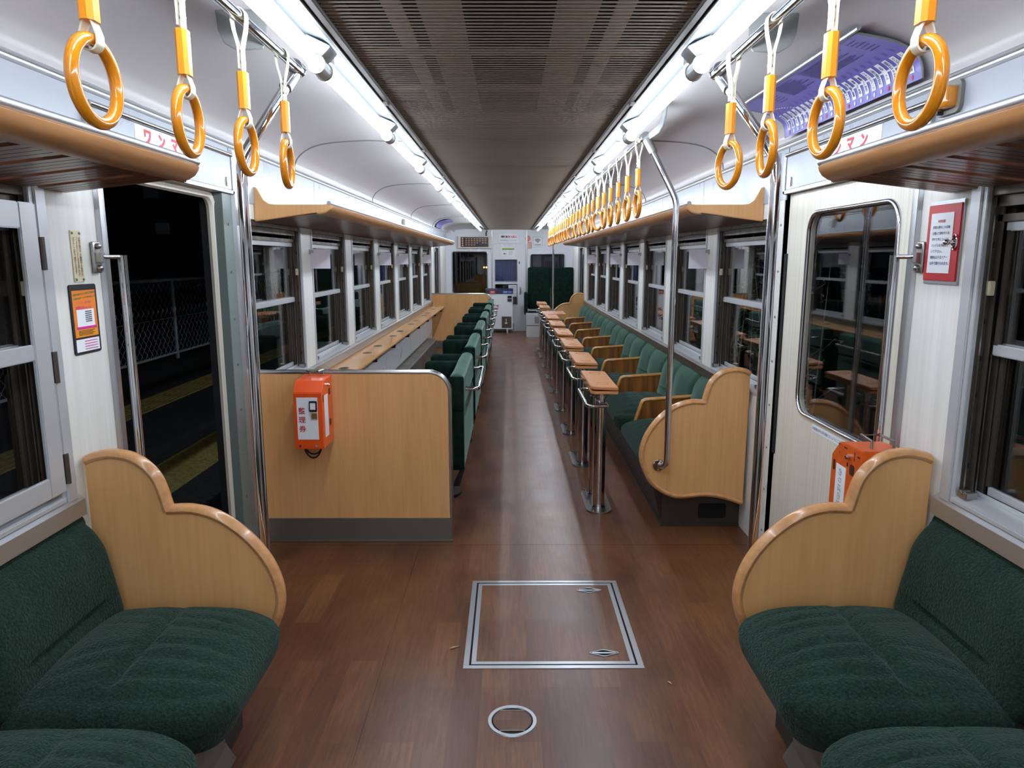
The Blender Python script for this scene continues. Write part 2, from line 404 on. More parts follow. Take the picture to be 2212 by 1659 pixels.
    for k in range(13):
        y = .4+1.22*k; m2.box(s*.462, s*.48, y, y+.05, 2.082, 2.09)
    struct(m2.build('trim_%d' % (15 if s < 0 else 16), RAILDK, bevel=.0015), 'dark edge rail between louver ceiling and %s lamps' % sd, 'trim')
# louvre ceiling: open slats, backing boards and the dark duct above them
mb = MB(); y = -1.0
while y < YE-.03: mb.prism([(y,2.0995),(y+.002,2.098),(y+.009,2.098),(y+.011,2.0995),(y+.009,2.101),(y+.002,2.101)], 'x', -.455, .455); y += .026
struct(mb.build('ceiling', LOUVER, smooth=0), 'dark brown transverse louver strip down the middle of the ceiling', 'ceiling')
mb = MB(); z0, z1 = 2.108, 2.114
for s in (-1, 1):
    mb.box(s*.116, s*.224, YB, YE-.1, z0, z1); mb.box(s*.262, s*.31, YB, YE-.1, z0, z1); mb.box(s*.43,s*.455,YB,YE-.1,z0,z1)
k = 1.79-1.91*2
while k < YE-.4: mb.box(-.455, .455, k-.56, k, z0-.003, z1+.001); k += 1.91
k = 1.79-1.91*2
while k < YE-1:
    for q in (.45,.9): mb.box(-.455,.455,k+q,k+q+.05,z0-.002,z1)
    k += 1.91
struct(mb.build('ceiling_backing', LOUVBACK, smooth=0), 'lighter backing boards seen through the ceiling louver', 'ceiling')
mb = MB(); mb.box(-.60,.60,YB,YE,2.30,2.32)
for s in (-1,1): mb.box(s*.458,s*.47,YB,YE,2.2,2.3)
struct(mb.build('ceiling_duct', BLACK, smooth=0), 'black duct void above the ceiling louver', 'ceiling')
mb = MB(); mb.box(-1.45,1.45,YB,YE+.1,2.33,2.36)
struct(mb.build('roof', GREY, smooth=0), 'car body roof above the ceiling', 'roof')
mb = MB(); mb.box(-HW-.1,HW+.1,YB-.05,YB,0,2.25)
struct(mb.build('wall_back', WHITE, smooth=0), 'white bulkhead behind the viewer', 'wall')
# end bulkhead with two cab windows and the cab door
mb = MB(); E0, E1 = YE, YE+.04
plate_hole(mb, (-1.41,-.36,.55,2.05), rrect(-1.19,-.452,.785,1.652,.05), 'y', E0, E1)
plate_hole(mb, (.36,1.41,.55,2.05), rrect(.435,1.155,.9,1.60,.05), 'y', E0, E1)
mb.box(-1.41,-.36,E0,E1,0,.55); mb.box(.36,1.41,E0,E1,0,.55); mb.box(-1.41,1.41,E0,E1,2.05,2.3); mb.box(-.36,.36,E0,E1,1.82,2.05)
struct(mb.build('wall_end', WHITE, smooth=0), 'pale grey end bulkhead before the driving cab', 'wall')
# rounded corner fillets where ceiling meets the bulkhead
for s, sd in SIDES:
    mb = MB(); n = 8; R_ = .10
    pr = prof
    rows = []
    for i in range(n+1):
        t = PI/2*i/n; dy = R_*math.sin(t); dz = R_*(1-math.cos(t)); rows.append([(s*(a-(dz if a > 1.2 else dz*.3)), YE-.12+dy*1.2, b-(dz if a < 1.25 else 0)) for a, b in pr])
    v = [p for r in rows for p in r]; m = len(pr); f = [(i*m+j, i*m+j+1, (i+1)*m+j+1, (i+1)*m+j) for i in range(n) for j in range(m-1)]
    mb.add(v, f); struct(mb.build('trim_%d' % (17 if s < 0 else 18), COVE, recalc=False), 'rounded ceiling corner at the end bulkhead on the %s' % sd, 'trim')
mb = MB()
for x in (-.36, .36): mb.box(x-.018,x+.018,YE-.012,YE,0,2.08)
mb.box(-.342,.342,YE-.01,YE,1.815,1.835)
struct(mb.build('trim_19', ALU, bevel=.003), 'metal frame strips around the cab door', 'door frame')
def rimmed_window(name, hole, lab, rr=.05, glassm=GLASS):
    o = thing(name, lab, 'window'); o['kind'] = 'structure'; a0,a1,b0,b1 = hole
    MB().tube([(p[0], YE-.004, p[1]) for p in rrect(a0,a1,b0,b1,rr)], .011, 8, closed=True).build('window_gasket', ALU, o)
    MB().prism(rrect(a0,a1,b0,b1,rr), 'y', YE+.018, YE+.024).build('pane', glassm, o, smooth=0)
    return o
rimmed_window('window_17', (-1.19,-.452,.785,1.652), 'large dark cab window left of the cab door')
o = rimmed_window('window_18', (.435,1.155,.9,1.60), 'dark cab window behind the folded green seats')
bx(.43,1.16,YE+.05,YE+.06,.85,1.62).build('blind', DKBLIND, o)
# cab door
d = thing('door_5', 'pale grey cab door with blue curtain behind its upper pane', 'door'); d['kind'] = 'structure'
mb = MB(); Y0, Y1 = YE+.006, YE+.036
plate_hole(mb, (-.342,.342,1.01,1.815), rrect(-.298,.165,1.035,1.487,.012), 'y', Y0, Y1)
plate_hole(mb, (-.342,.342,.0,1.01), rrect(-.298,.165,.55,.985,.012), 'y', Y0, Y1)
mb.build('door_leaf', WHITE, d, smooth=0)
mb = MB()
for b0, b1 in ((1.035,1.487),(.55,.985)): mb.tube([(p[0],Y0-.001,p[1]) for p in rrect(-.298,.165,b0,b1,.012)], .009, 8, closed=True)
mb.build('window_frame', ALU, d)
MB().box(-.298,.165,Y0+.012,Y0+.016,1.035,1.487).box(-.298,.165,Y0+.012,Y0+.016,.55,.985).build('pane', GLASS, d, smooth=0)
mb = MB(); n = 90
v = []
for i in range(n+1):
    x = -.31+.49*i/n; y = YE+.06+.014*math.sin(i*.62)+.006*math.sin(i*1.7+1)
    v += [(x,y,1.02),(x,y,1.47)]
mb.add(v, [(2*i,2*i+2,2*i+3,2*i+1) for i in range(n)]).build('curtain', BLUECUR, d, recalc=False)
mb = MB(); mb.tube([(.23,YE-.02,.80),(.232,YE-.045,.84),(.235,YE-.03,.90)], .012, 8); mb.box(.215,.25,YE-.004,YE+.008,.76,.92)
mb.build('door_handle', CHROME, d)
bx(.20,.222,YE,YE+.01,1.40,1.45).build('lock_plate', DARKF, d)
bx(-.14,-.05,YE+.055,YE+.075,.88,.93).build('cab_desk_edge', DKBLIND, d)

# ------------------------------------------------------------------ windows in the side walls
wn = 0
for s, sd in SIDES:
    for i, (a, b) in enumerate(openings):
        wn += 1; X = s*HW
        where = 'beside the near green bench' if i == 0 else '%s from the %s' % (ORD[i-1], 'near partition' if s < 0 else 'near bench end')
        o = thing('window_%d' % wn, 'sliding night window on the %s wall, %s' % (sd, where), 'window'); o['kind'] = 'structure'
        xi, xo = X-s*.008, X+s*.09
        fr = MB(); t = .014
        fr.box(xi, X+s*.006, a-.004, a+t, ZW0, ZW1); fr.box(xi, X+s*.006, b-t, b+.004, ZW0, ZW1)
        fr.prism([(X-s*.012,ZW0-.004),(X-s*.012,ZW0+.010),(X+s*.02,ZW0+.022),(X+s*.05,ZW0+.022),(X+s*.05,ZW0-.004)], 'y', a, b)
        fr.prism([(X+s*.05,ZW0),(X+s*.05,ZW0+.034),(X+s*.058,ZW0+.034),(X+s*.058,ZW0)], 'y', a, b)
        fr.build('window_frame', ALUW, o, bevel=.002)
        ch = MB()
        for e, q in ((a, 1), (b, -1)):
            ch.box(X+s*.006, X+s*.10, e, e+q*.010, ZW0, ZW1)
            ch.box(X+s*.030, X+s*.036, e, e+q*.030, ZW0+.03, ZW1-.02); ch.box(X+s*.058, X+s*.064, e, e+q*.034, ZW0+.03, ZW1-.02)
            ch.box(X+s*.080, X+s*.10, e, e+q*.040, ZW0, ZW1)
        ch.box(X+s*.004, X+s*.10, a, b, ZW1-.03, ZW1); ch.box(X+s*.022, X+s*.10, a, b, ZW1-.06, ZW1-.03); ch.box(X+s*.05, X+s*.10, a, b, ZW0-.004, ZW0+.02)
        ch.box(X+s*.03, X+s*.042, a, b, ZW1-.10, ZW1-.08)
        ch.build('guide_channel', DARKF, o, bevel=.0015)
        st = MB()
        for e, q in ((a, 1), (b, -1)): st.box(X+s*.012, X+s*.016, e+q*.010, e+q*.020, ZW0+.03, ZW1-.03); st.box(X+s*.046, X+s*.050, e+q*.010, e+q*.022, ZW0+.03, ZW1-.03)
        st.build('guide_strip', STEEL, o)
        hl = MB()
        for q in range(7): hl.box(X+s*.020, X+s*.028, b-.0108, b-.010, .90+.105*q, .915+.105*q)
        hl.build('stop_hole', RUBBER, o)
        zr = 1.25
        MB().box(X+s*.042, X+s*.058, a+.03, b-.03, zr-.016, zr+.016).build('middle_rail', ALUW, o, bevel=.003)
        r2 = MB(); r2.box(X+s*.064, X+s*.078, a+.034, b-.034, zr+.0, zr+.018); r2.box(X+s*.066, X+s*.078, a+.034, b-.034, ZW0+.03, ZW0+.055); r2.box(X+s*.042, X+s*.056, a+.03, b-.03, ZW1-.125, ZW1-.10)
        r2.build('sash_frame', ALUW, o, bevel=.002)
        r3 = MB()
        for y0 in (a+.03, b-.048): r3.box(X+s*.066, X+s*.078, y0, y0+.018, ZW0+.03, zr); r3.box(X+s*.044, X+s*.056, y0, y0+.018, zr, ZW1-.11)
        r3.build('sash_stile', DARKF, o, bevel=.002)
        MB().box(X+s*.070, X+s*.074, a+.04, b-.04, ZW0+.05, zr+.005).build('lower_pane', GLASS, o, smooth=0)
        MB().box(X+s*.048, X+s*.052, a+.04, b-.04, zr+.012, ZW1-.11).build('upper_pane', GLASS, o, smooth=0)
        for y0 in (a+.02, b-.06):
            lt = MB(); lt.box(X-s*.004, X+s*.03, y0, y0+.04, ZW0+.020, ZW0+.04); lt.cyl((X-s*.010,y0+.02,ZW0+.037),(X+s*.02,y0+.02,ZW0+.037),.008,8)
            lt.build('sash_latch', STEEL, o, bevel=.002)
        MB().box(X+s*.016, X+s*.032, b-.03, b-.010, 1.40, 1.44).build('stop_block', IVORY, o, bevel=.002)
        if i == 0 and s < 0:
            for z in (.85, 1.15, 1.47):
                hb = MB(); hb.cyl((X-s*.014, b+.012, z), (X-s*.014, b+.012, z+.09), .008, 8); hb.box(X-s*.012, X, b+.0, b+.026, z, z+.09); hb.build('hinge', DARKF, o)
            sa = MB(); sa.box(X-s*.016,X-s*.004,b-.07,b-.002,ZW0+.03,ZW1-.05); sa.box(X-s*.016,X-s*.004,a,b-.07,ZW1-.12,ZW1-.05); sa.box(X-s*.016,X-s*.004,a,b-.07,ZW0+.03,ZW0+.09); sa.box(X-s*.014,X-s*.004,a,b-.07,1.225,1.27)
            sa.build('casement', ALUW, o, bevel=.003)
        if i == 0:
            tr = MB(); tr.box(X-s*.014, X, b+.004, b+.05, ZW0-.01, 1.70); tr.build('outer_trim', ALUW, o, bevel=.003)

# ------------------------------------------------------------------ doors and door posts
def jamb(s, sd, y0, lab):
    X = s*HW; o = thing('trim_%d' % (20 if s < 0 else 21), lab, 'door post'); o['kind'] = 'structure'
    j = 0 if s < 0 else .10
    bx(X-s*.004, X+s*.05, y0+j, y0+.11+j*.4, 0, 1.80).build('jamb_plate', GREYGRN if s < 0 else PILLAR, o, bevel=.002)
    MB().prism([(X,y0+.11+j*.6),(X-s*.02,y0+.115+j*.6),(X-s*.022,y0+.18+j*.3),(X,y0+.185+j*.3)], 'z', 0, 2.0).build('corner_strip', ALU, o, bevel=.003)
    for k in range(8): MB().cyl((X-s*.008, y0+.055+j*.7, .12+k*.22), (X, y0+.055+j*.7, .12+k*.22), .006, 8).build('bolt', STEEL, o)
    bx(X+s*.06, X+s*.10, y0+.0, y0+.06, 0, 1.82).build('slot_seal', RUBBER, o)
jamb(-1, 'left', 3.33, 'grey-green door post on the far side of the open doorway')
jamb(1, 'right', 3.36, 'white door post with metal edge beyond the closed door')
for s, sd in SIDES:
    X = s*HW; m2 = MB(); m2.prism([(X+s*.10,2.352),(X-s*.010,2.352),(X-s*.014,2.345),(X-s*.014,2.312),(X,2.306),(X+s*.02,2.33)], 'z', 0, 1.80)
    struct(m2.build('trim_%d' % (22 if s < 0 else 23), ALU, bevel=.002), 'aluminium edge strip of the %s doorway beside the near bench' % sd, 'door post')
# open doorway: body skin edge
XM = -1.362
o = thing('door_1', 'open doorway with cream rounded edge showing the night platform', 'doorway'); o['kind'] = 'structure'
p = [(XM,2.40,1.79)]+[(XM,3.27+.07*math.sin(PI/2*i/8),1.72+.07*math.cos(PI/2*i/8)) for i in range(9)]+[(XM,3.345,1.0),(XM,3.345,.28)]+[(XM,3.345+.03*(i/6)**2,.28-.24*i/6) for i in range(1,7)]
MB().tube(p, .022, 8).build('door_edge_moulding', CREAM, o)
bx(-1.42,-1.31,2.35,3.33,-.02,.004).build('threshold', STEEL, o, bevel=.003)
bx(-1.40,-1.31,2.35,3.33,1.80,1.86).build('door_lintel', PILLAR, o)
# closed door
o = thing('door_2', 'closed cream sliding door with large rounded window', 'door'); o['kind'] = 'structure'
mb = MB(); plate_hole(mb, (2.33,3.44,.005,1.83), rrect(2.46,3.20,.812,1.70,.085,8), 'x', 1.325, 1.352); mb.build('door_leaf', CREAM, o, smooth=0)
MB().tube([(1.323,p[0],p[1]) for p in rrect(2.46,3.20,.812,1.70,.085,8)], .009, 10, closed=True, sx=1).build('window_gasket', CHROME, o)
MB().prism(rrect(2.46,3.20,.812,1.70,.085,8), 'x', 1.336, 1.341).build('pane', GLASS, o, smooth=0)
bx(1.318,1.345,3.425,3.455,.545,1.525).build('edge_rubber', RUBBER, o)
bx(1.36,1.40,2.33,3.5,0,1.86).build('outer_skin_lower', DARKF, o) if False else None
lab = bx(1.3235,1.325,2.66,3.02,.762,.792).build('notice_strip', PAPER, o)
text('notice_lettering', 'お客様は戸に手を触れないようにご注意願います', INKB, o, (1.3235,2.84,.777), (0,-1,0), (0,0,1), w=.34)
bx(1.31,1.42,2.35,3.45,-.02,.004).build('threshold', STEEL, o, bevel=.003)
for s, sd in SIDES:
    X = s*HW; a, b = DOORS[1]
    o = thing('door_3' if s < 0 else 'door_4', 'far sliding door on the %s next to the end bulkhead' % sd, 'door'); o['kind'] = 'structure'
    mb = MB(); plate_hole(mb, (a-.02,b+.02,.005,1.83), rrect(a+.14,b-.14,.82,1.70,.06), 'x', X+s*.015, X+s*.04); mb.build('door_leaf', CREAM, o, smooth=0)
    MB().prism(rrect(a+.14,b-.14,.82,1.70,.06), 'x', X+s*.025, X+s*.03).build('pane', GLASS, o, smooth=0)
    MB().tube([(X+s*.013,p[0],p[1]) for p in rrect(a+.14,b-.14,.82,1.70,.06)], .013, 8, closed=True).build('window_gasket', STEEL, o)
    mb = MB()
    for y in (a-.02, b+.0): mb.box(X-s*.014, X+s*.01, y-.03, y+.03, 0, 1.82)
    mb.build('door_frame', ALU, o, bevel=.003)

# ------------------------------------------------------------------ lamps
def lamp_unit(i, s, y0, label):
    t = thing('tube_lamp', label, 'lamp', (s*.568, y0, 2.068), 0, 'ceiling tube lamps')
    return t
LAMPS = [-6.27+1.22*k for k in range(18)]
t0 = None
vis = {-1: 0, 1: 0}
for s, sd in SIDES:
    for y in LAMPS:
        if y+1.22 > YE: continue
        if y+1.2 > .9: vis[s] += 1; lab = 'bright white tube lamp above the %s seats, %s from the viewer' % (sd, ORD[vis[s]-1])
        else: lab = 'tube lamp behind the viewer above the %s seats, %s from the back' % (sd, ORD[LAMPS.index(y)])
        if t0 is None or t0[1] != s:
            t = thing('tube_lamp', lab, 'lamp', (s*.568, y, 2.066), 0, 'tube lamps along both sides of the ceiling')
            MB().cyl((0,.055,0),(0,1.165,0), .0165, 14).build('lamp_tube', LEDT, t)
            hm = MB().tube([(0,-.052,0),(0,.052,0)], .024, 18); hm.build('lamp_holder', HOLDER, t)
            for yy in (-.05, .044): MB().tube([(0,yy,0),(0,yy+.006,0)], .0275, 18).build('holder_collar', STEEL, t)
            b = MB(); b.prism([(-s*.012,.018),(s*.016,.018),(s*.03,.085),(-s*.045,.05)], 'y', -.045, .045); b.build('lamp_bracket', HOLDER, t, bevel=.003)
            c = MB(); c.box(-s*.02,s*.004,.06,.10,.03,.055); c.tube([(-s*.01,.10,.04),(0,.15,.05),(0,.17,.06)], .004, 6); c.build('starter_clip', DARKF, t)
            t0 = (t, s)
        else: dup(t0[0], (s*.568, y, 2.066), 0, lab)
# ------------------------------------------------------------------ bench builders
OUT_A = [(1.292,.893),(1.262,.905),(1.205,.912),(1.139,.893),(1.085,.836),(1.056,.735)]
OUT_B = [(1.056,.735),(.977,.735),(.895,.707),(.809,.636),(.749,.545),(.726,.446),(.748,.36),(.796,.279),(.883,.222),(.955,.209),(1.07,.220),(1.175,.207),(1.290,.170)]
def end_panel(s, yo, parent, th=.034):
    A = [(p.x,p.y) for p in spline([(a,b,0) for a,b in OUT_A], 7)]; B = [(p.x,p.y) for p in spline([(a,b,0) for a,b in OUT_B], 7)]
    poly = [(s*x, z) for x, z in A+B[1:]]
    o = MB().prism(poly, 'y', yo, yo+th).build('end_panel', WOOD, parent)
    def bead(pts):
        m = MB(); P = [(s*x, yo+th/2, z) for x, z in pts]; m.tube(P, .024, 12, up=(0,1,0), sx=.72); return m
    b = bead(A); q = bead(B); b.add(q.v, q.f); b.build('edge_bead', BEAD, o)
    g = MB()                                              # thin shadow groove beside the bead
    for P in (A, B):
        ins = []
        for i, (x, z) in enumerate(P):
            ins.append((x, z))
    return o
def seat_fn(w, d):
    # plush seat cushion: x = depth (front at -d/2), y = width, z = up
    gr = [(-.17,.006),(-.11,.005),(-.05,.007),(.03,.005),(.09,.006),(.16,.005)]
    def fn(x, y, z):
        if z > 0:
            u = y/(w/2); v = x/(d/2); e = max(0, 1-abs(u)**2.4)*max(0, 1-abs(v-.05)**3.2)
            h = .078*e-.018
            if v > -.95:
                lim = math.exp(-(u/.75)**6)
                h -= .026*math.exp(-((x-.015-.05*u*u)/.016)**2)*lim
                for (c, a) in gr:
                    fr = 1/(1+math.exp((abs(v+.35)-.42)*16)) if v < .03 else .7/(1+math.exp((abs(v-.4)-.3)*16))
                    h -= a*math.exp(-((y-c*(w/.575)-.05*(v+.3)*(v+.3)*(1 if c > 0 else -1))/.009)**2)*fr*1.5
                h -= .012*math.exp(-((abs(u)-.80)/.05)**2)*math.exp(-((v+.1)/.75)**4)
            z += h
        if x < 0: y *= 1-.33*max(0, (-x/(d/2)-.10)/.90)**2.6
        if x < 0 and z < .04: x += .03*min(1, (.04-z)/.08)
        return x, y, z
    return fn
def back_fn(w, h, tilt, wide=False):
    def fn(x, y, z):
        u = y/(w/2); v = z/(h/2)
        if x < 0:
            b = .014*max(0, 1-abs(u)**4)*max(0, 1-v**4)
            b -= .024*math.exp(-((z+.07)/.009)**2)*math.exp(-(u/.62)**8)
            if wide: b += .012*math.cos(u*PI*2)*-1*(1-v**4)*.9; b -= .010*math.exp(-(y/.03)**2)*(1-.4*v*v)
            else:
                for c in (-.12, .13): b -= .004*math.exp(-((y-c-.05*v)/.02)**2)*max(0, v+.3)
            x -= b
        x = min(x+tilt*(z+h/2)+.07*max(0, (z-.05)/.13)**2, .056)
        return x, y, z
    return fn
SEATM = MB().rbox((0,0,0), (.56,.572,.155), .055, fn=seat_fn(.572,.56), seg=(34,40,3))
BACKM = MB().rbox((0,0,0), (.13,.572,.36), .058, fn=back_fn(.572,.36,.20), seg=(3,30,26))
SEATW = MB().rbox((0,0,0), (.54,.955,.13), .05, fn=seat_fn(.955,.54), seg=(20,34,2))
BACKW = MB().rbox((0,0,0), (.13,.955,.37), .058, fn=back_fn(.955,.37,.20, True), seg=(2,44,18))
def xf(m, s, x, y, z):
    n = MB(); n.v = [(s*(a)+x, b+y, c+z) for a, b, c in m.v]; n.f = [tuple(f) if s > 0 else tuple(reversed(f)) for f in m.f]; return n
def put(src, o, loc):
    c = o.copy(); COL.objects.link(c); c.location = loc; return c
# near benches
for s, sd in SIDES:
    t = thing('green_bench', 'dark green plush bench nearest the viewer against the %s wall' % sd, 'bench', (0,0,0))
    end_panel(s, 2.09, t)
    sm = MB().rbox((0,0,0), (.56,.572,.155), .055, fn=seat_fn(.572,.56), seg=(34,40,3)) if False else SEATM
    s0 = xf(sm, s, 0, 0, 0).build('seat_cushion', PLUSH, t, smooth=60); b0 = xf(BACKM, s, 0, 0, 0).build('backrest', PLUSH, t, smooth=60)
    for k in range(3):
        y = 2.085-.286-.576*k
        a = s0 if k == 0 else put(None, s0, (0,0,0)); c = b0 if k == 0 else put(None, b0, (0,0,0))
        a.parent = t; c.parent = t
        a.location = (s*.955, y, .362); c.location = (s*1.248, y, .565)
    bx(s*.865, s*1.30, .3, 2.085, .0, .30).build('base_panel', DKBROWN, t, bevel=.004)
    m = MB(); m.box(s*.858, s*.866, .35, 1.93, .02, .26)
    m.prism([(s*.832,0.0),(s*.865,0.0),(s*.865,.06)], 'y', 1.82, 1.94)
    m.build('kick_plate', DSTEEL, t, bevel=.002)
# far long bench on the right
t = thing('long_bench', 'long green plush bench with wooden armrests along the right wall', 'bench', (0,0,0))
s = 1
end_panel(1, 3.752, t); end_panel(1, 12.40, t)
s0 = SEATW.build('seat_cushion', PLUSH, t, smooth=60); b0 = BACKW.build('backrest', PLUSHF, t, smooth=60)
for k in range(9):
    y = 3.80+.478+.958*k
    a = s0 if k == 0 else put(None, s0, (0,0,0)); c = b0 if k == 0 else put(None, b0, (0,0,0)); a.parent = t; c.parent = t
    a.location = (.995, y, .365); c.location = (1.250, y, .58)
arm0 = MB().prism([(.872,.40),(.918,.545),(1.285,.575),(1.285,.40)], 'y', -.014, .014).build('armrest', PINE, t, bevel=.003)
cap0 = MB().tube([(.868,0,.405),(.889,0,.475),(.905,0,.525),(.914,0,.543),(.932,0,.552),(1.09,0,.563),(1.285,0,.577)], .0185, 10, up=(0,1,0), sx=.8).build('armrest_cap', PINECAP, arm0)
for k in range(8):
    y = 3.80+.958*(k+1)
    if k == 0: arm0.location = (0, y, 0)
    else:
        a = arm0.copy(); COL.objects.link(a); a.parent = t; a.location = (0, y, 0); c = cap0.copy(); COL.objects.link(c); c.parent = a
m = MB(); m.prism([(.872,.004),(1.309,.004),(1.309,.31),(.80,.31),(.80,.285)], 'y', 3.87, 12.38)
m.build('base_panel', DKBROWN, t, smooth=0)
m = MB(); m.box(.866,1.309,3.855,3.87,.004,.235); m.box(.86,1.309,3.845,3.872,0,.014); m.box(.862,.872,3.86,12.38,0,.014)
for k in range(30):
    q = .06 if k % 2 else .2
    f = .872-(q-.004)*.072/.281 if q > .1 else .86
    m.cyl((f-.006, 3.95+.28*k, q),(f+.01, 3.95+.28*k, q), .007, 6)
m.build('kick_plate', KICK, t, bevel=.0015)
m = MB().prism(rrect(1.075,1.232,.045,.132,.014), 'y', 3.851, 3.856); m.build('heater_vent', BLACK, t)
# ------------------------------------------------------------------ flip tables
def stadium(x0,x1,y0,y1,r,n=8): return rrect(x0,x1,y0,y1,r,n)
def table(label, opened=False):
    t = thing('folding_table', label, 'table', (0,0,0), 0, 'folding tables in front of the long bench')
    MB().prism(stadium(-.078,.078,-.225,.225,.076), 'z', 0, .009).build('base_plate', STEEL, t, bevel=.002)
    p = MB().cyl((0,-.12,.009),(0,-.12,.655), .036, 24); p.tube([(0,-.12,.009),(0,-.12,.02)], .043, 24); a = p.build('post', CHROME, t)
    b = a.copy(); COL.objects.link(b); b.parent = t; b.location = (0,.24,0)
    for q in (-.12,.12): MB().tube([(0,q,.655),(0,q,.69),(0,q,.6901),(0,q,.70),(0,q,.7001),(0,q,.742)], [.030,.030,.038,.038,.030,.030], 20).build('neck', CHROME, t)
    h = MB()
    pts = [(-.0,-.19,.652),(-.05,-.195,.652)]+[(-.05-.035*math.sin(PI/2*i/5),-.16-.035*math.cos(PI/2*i/5),.652) for i in range(1,6)]+[(-.085-.035*math.sin(PI/2*i/5)*0,.30+.035*math.sin(PI/2*i/5)*1,.652) if i < 5 else (-.075,.35,.652) for i in range(0,6)]+[(-.045,.36,.652),(0,.355,.652)]
    h.tube([(.03,-.185,.652)]+pts+[(.03,.345,.652)], .0115, 10); h.cyl((.03,-.185,.652),(.03,-.12,.652),.0115,10); h.cyl((.03,.345,.652),(.03,.12,.652),.0115,10)
    h.build('handle', CHROME, t)
    for x, y in ((-.04,-.19),(.045,-.19),(-.045,.185),(.04,.19)): MB().cyl((x,y,.009),(x,y,.02),.010,6).build('bolt', STEEL, t)
    def leaf(x0, x1, z):
        m = MB().prism([(x0+.02,-.30),(x1-.004,-.30),(x1,-.296),(x1,.296),(x1-.004,.30),(x0+.004,.30),(x0,.296),(x0,-.28)], 'z', z, z+.017)
        return m
    L1 = leaf(-.078,.078,.742).build('table_leaf', TABW, t, bevel=.004)
    up = leaf(-.078,.078,0).build('table_leaf', TABW, t, bevel=.004)
    if opened: up.location = (.158, 0, .742)
    else: up.location = (0, 0, .7665); up.rotation_euler = (.0, math.radians(2.6), 0) 
    for y in (-.18, .2): MB().tube([(.0+.034*math.cos(2*PI*i/20), y+.034*math.sin(2*PI*i/20), .0176) for i in range(20)], .0022, 5, closed=True).build('cup_ring', BEAD, up)
    for q in (-.12,.05): MB().box(-.0805,-.0785,q,q+.07,.747,.772).build('hinge', STEEL, t)
    return t
T0 = table('folding wooden table on two chrome posts, first of the row, nearest the viewer'); T0.location = (.543, 4.262, 0)
for k in range(1, 9):
    if k == 6:
        q = table('folding wooden table with its leaf opened out, seventh of the row', True); q.location = (.543, 4.262+.958*k, 0)
    else: dup(T0, (.543, 4.262+.958*k, 0), None, 'closed folding wooden table on two chrome posts, %s of the row from the viewer' % ORD[k])

# ------------------------------------------------------------------ left side: partitions, counter, chairs
def partition(y, label, th=.03):
    t = thing('partition', label, 'partition', (0, y, 0)); r = .105
    ed = [(-.315,.0)]+[(-.315-r+r*math.cos(PI/2*i/10), .918-r+r*math.sin(PI/2*i/10)) for i in range(11)]+[(-1.31,.918)]
    MB().prism([(-1.31,.128)]+[(-.315,.128)]+ed[1:], 'y', 0, th).build('partition_panel', WOOD, t)
    MB().tube([(x, th/2, z) for x, z in [(-.315,.0)]+[(-.315,.2)]+[(-.315,.5)]+ed[1:]], .0165, 10, up=(0,1,0), sx=1.0).build('edge_trim', STEEL, t)
    m = MB(); m.box(-1.30,-.31,-.006,th+.006,.0,.13); m.box(-1.30,-.302,-.016,th+.016,0,.01)
    for x in (-.325,): 
        for z in (.03,.115): m.cyl((x,-.010,z),(x,0,z),.006,8)
    m.build('kick_plate', DSTEEL, t, bevel=.002)
    return t
P1 = partition(3.636, 'tan wooden partition with chrome edge carrying the orange ticket machine')
P2 = dup(P1, (0, 12.05, 0), None, 'tan wooden partition at the far end of the window counter')
t = thing('window_counter', 'long narrow beech counter under the left windows', 'counter', (0,0,0))
MB().prism([(-1.31,.688),(-1.105,.688),(-1.092,.694),(-1.09,.706),(-1.094,.716),(-1.31,.716)], 'y', 3.67, 12.04).build('counter_top', COUNTW, t, smooth=30)
cups = []
for k in range(6):
    for d_ in (-.245, .245): cups.append(4.865+1.345*k+d_)
WELL = mat('dark_cup_well', (92,66,42), .4)
for y in cups:
    o = MB().tube([(-1.20+.038*math.cos(2*PI*i/28), y+.038*math.sin(2*PI*i/28), .7175) for i in range(28)], .0035, 6, closed=True).build('cup_rim', STEEL, t)
    MB().prism([(-1.20+.035*math.cos(2*PI*i/24), y+.035*math.sin(2*PI*i/24)) for i in range(24)], 'z', .7162, .7172).build('cup_well', WELL, o)
for k in range(8): 
    y = 4.9+.96*k; MB().prism([(-1.309,.688),(-1.10,.688),(-1.10,.655),(-1.15,.655),(-1.16,.668),(-1.309,.668)], 'y', y-.012, y+.012).build('bracket', RUBBER, t)
MB().prism([(-1.31,.70),(-1.10,.688),(-1.22,.40),(-1.31,.26)], 'y', 12.0, 12.04).build('end_support', WOOD, t)
m = MB()
y = 3.7
while y < 11.9: m.box(-1.308,-1.302,y,min(y+.93,12.0),.27,.685); y += .94
m.build('back_panel', WHITE, t, bevel=.0015)
t = thing('heater_casing', 'low dull metal heater box along the floor under the counter', 'heater')
m = MB(); m.box(-1.309,-1.152,3.70,11.25,0,.255); m.build('casing', DSTEEL, t, bevel=.004)
MB().box(-1.16,-1.146,3.70,11.26,.242,.258).build('edge_strip', ALU, t, bevel=.002)
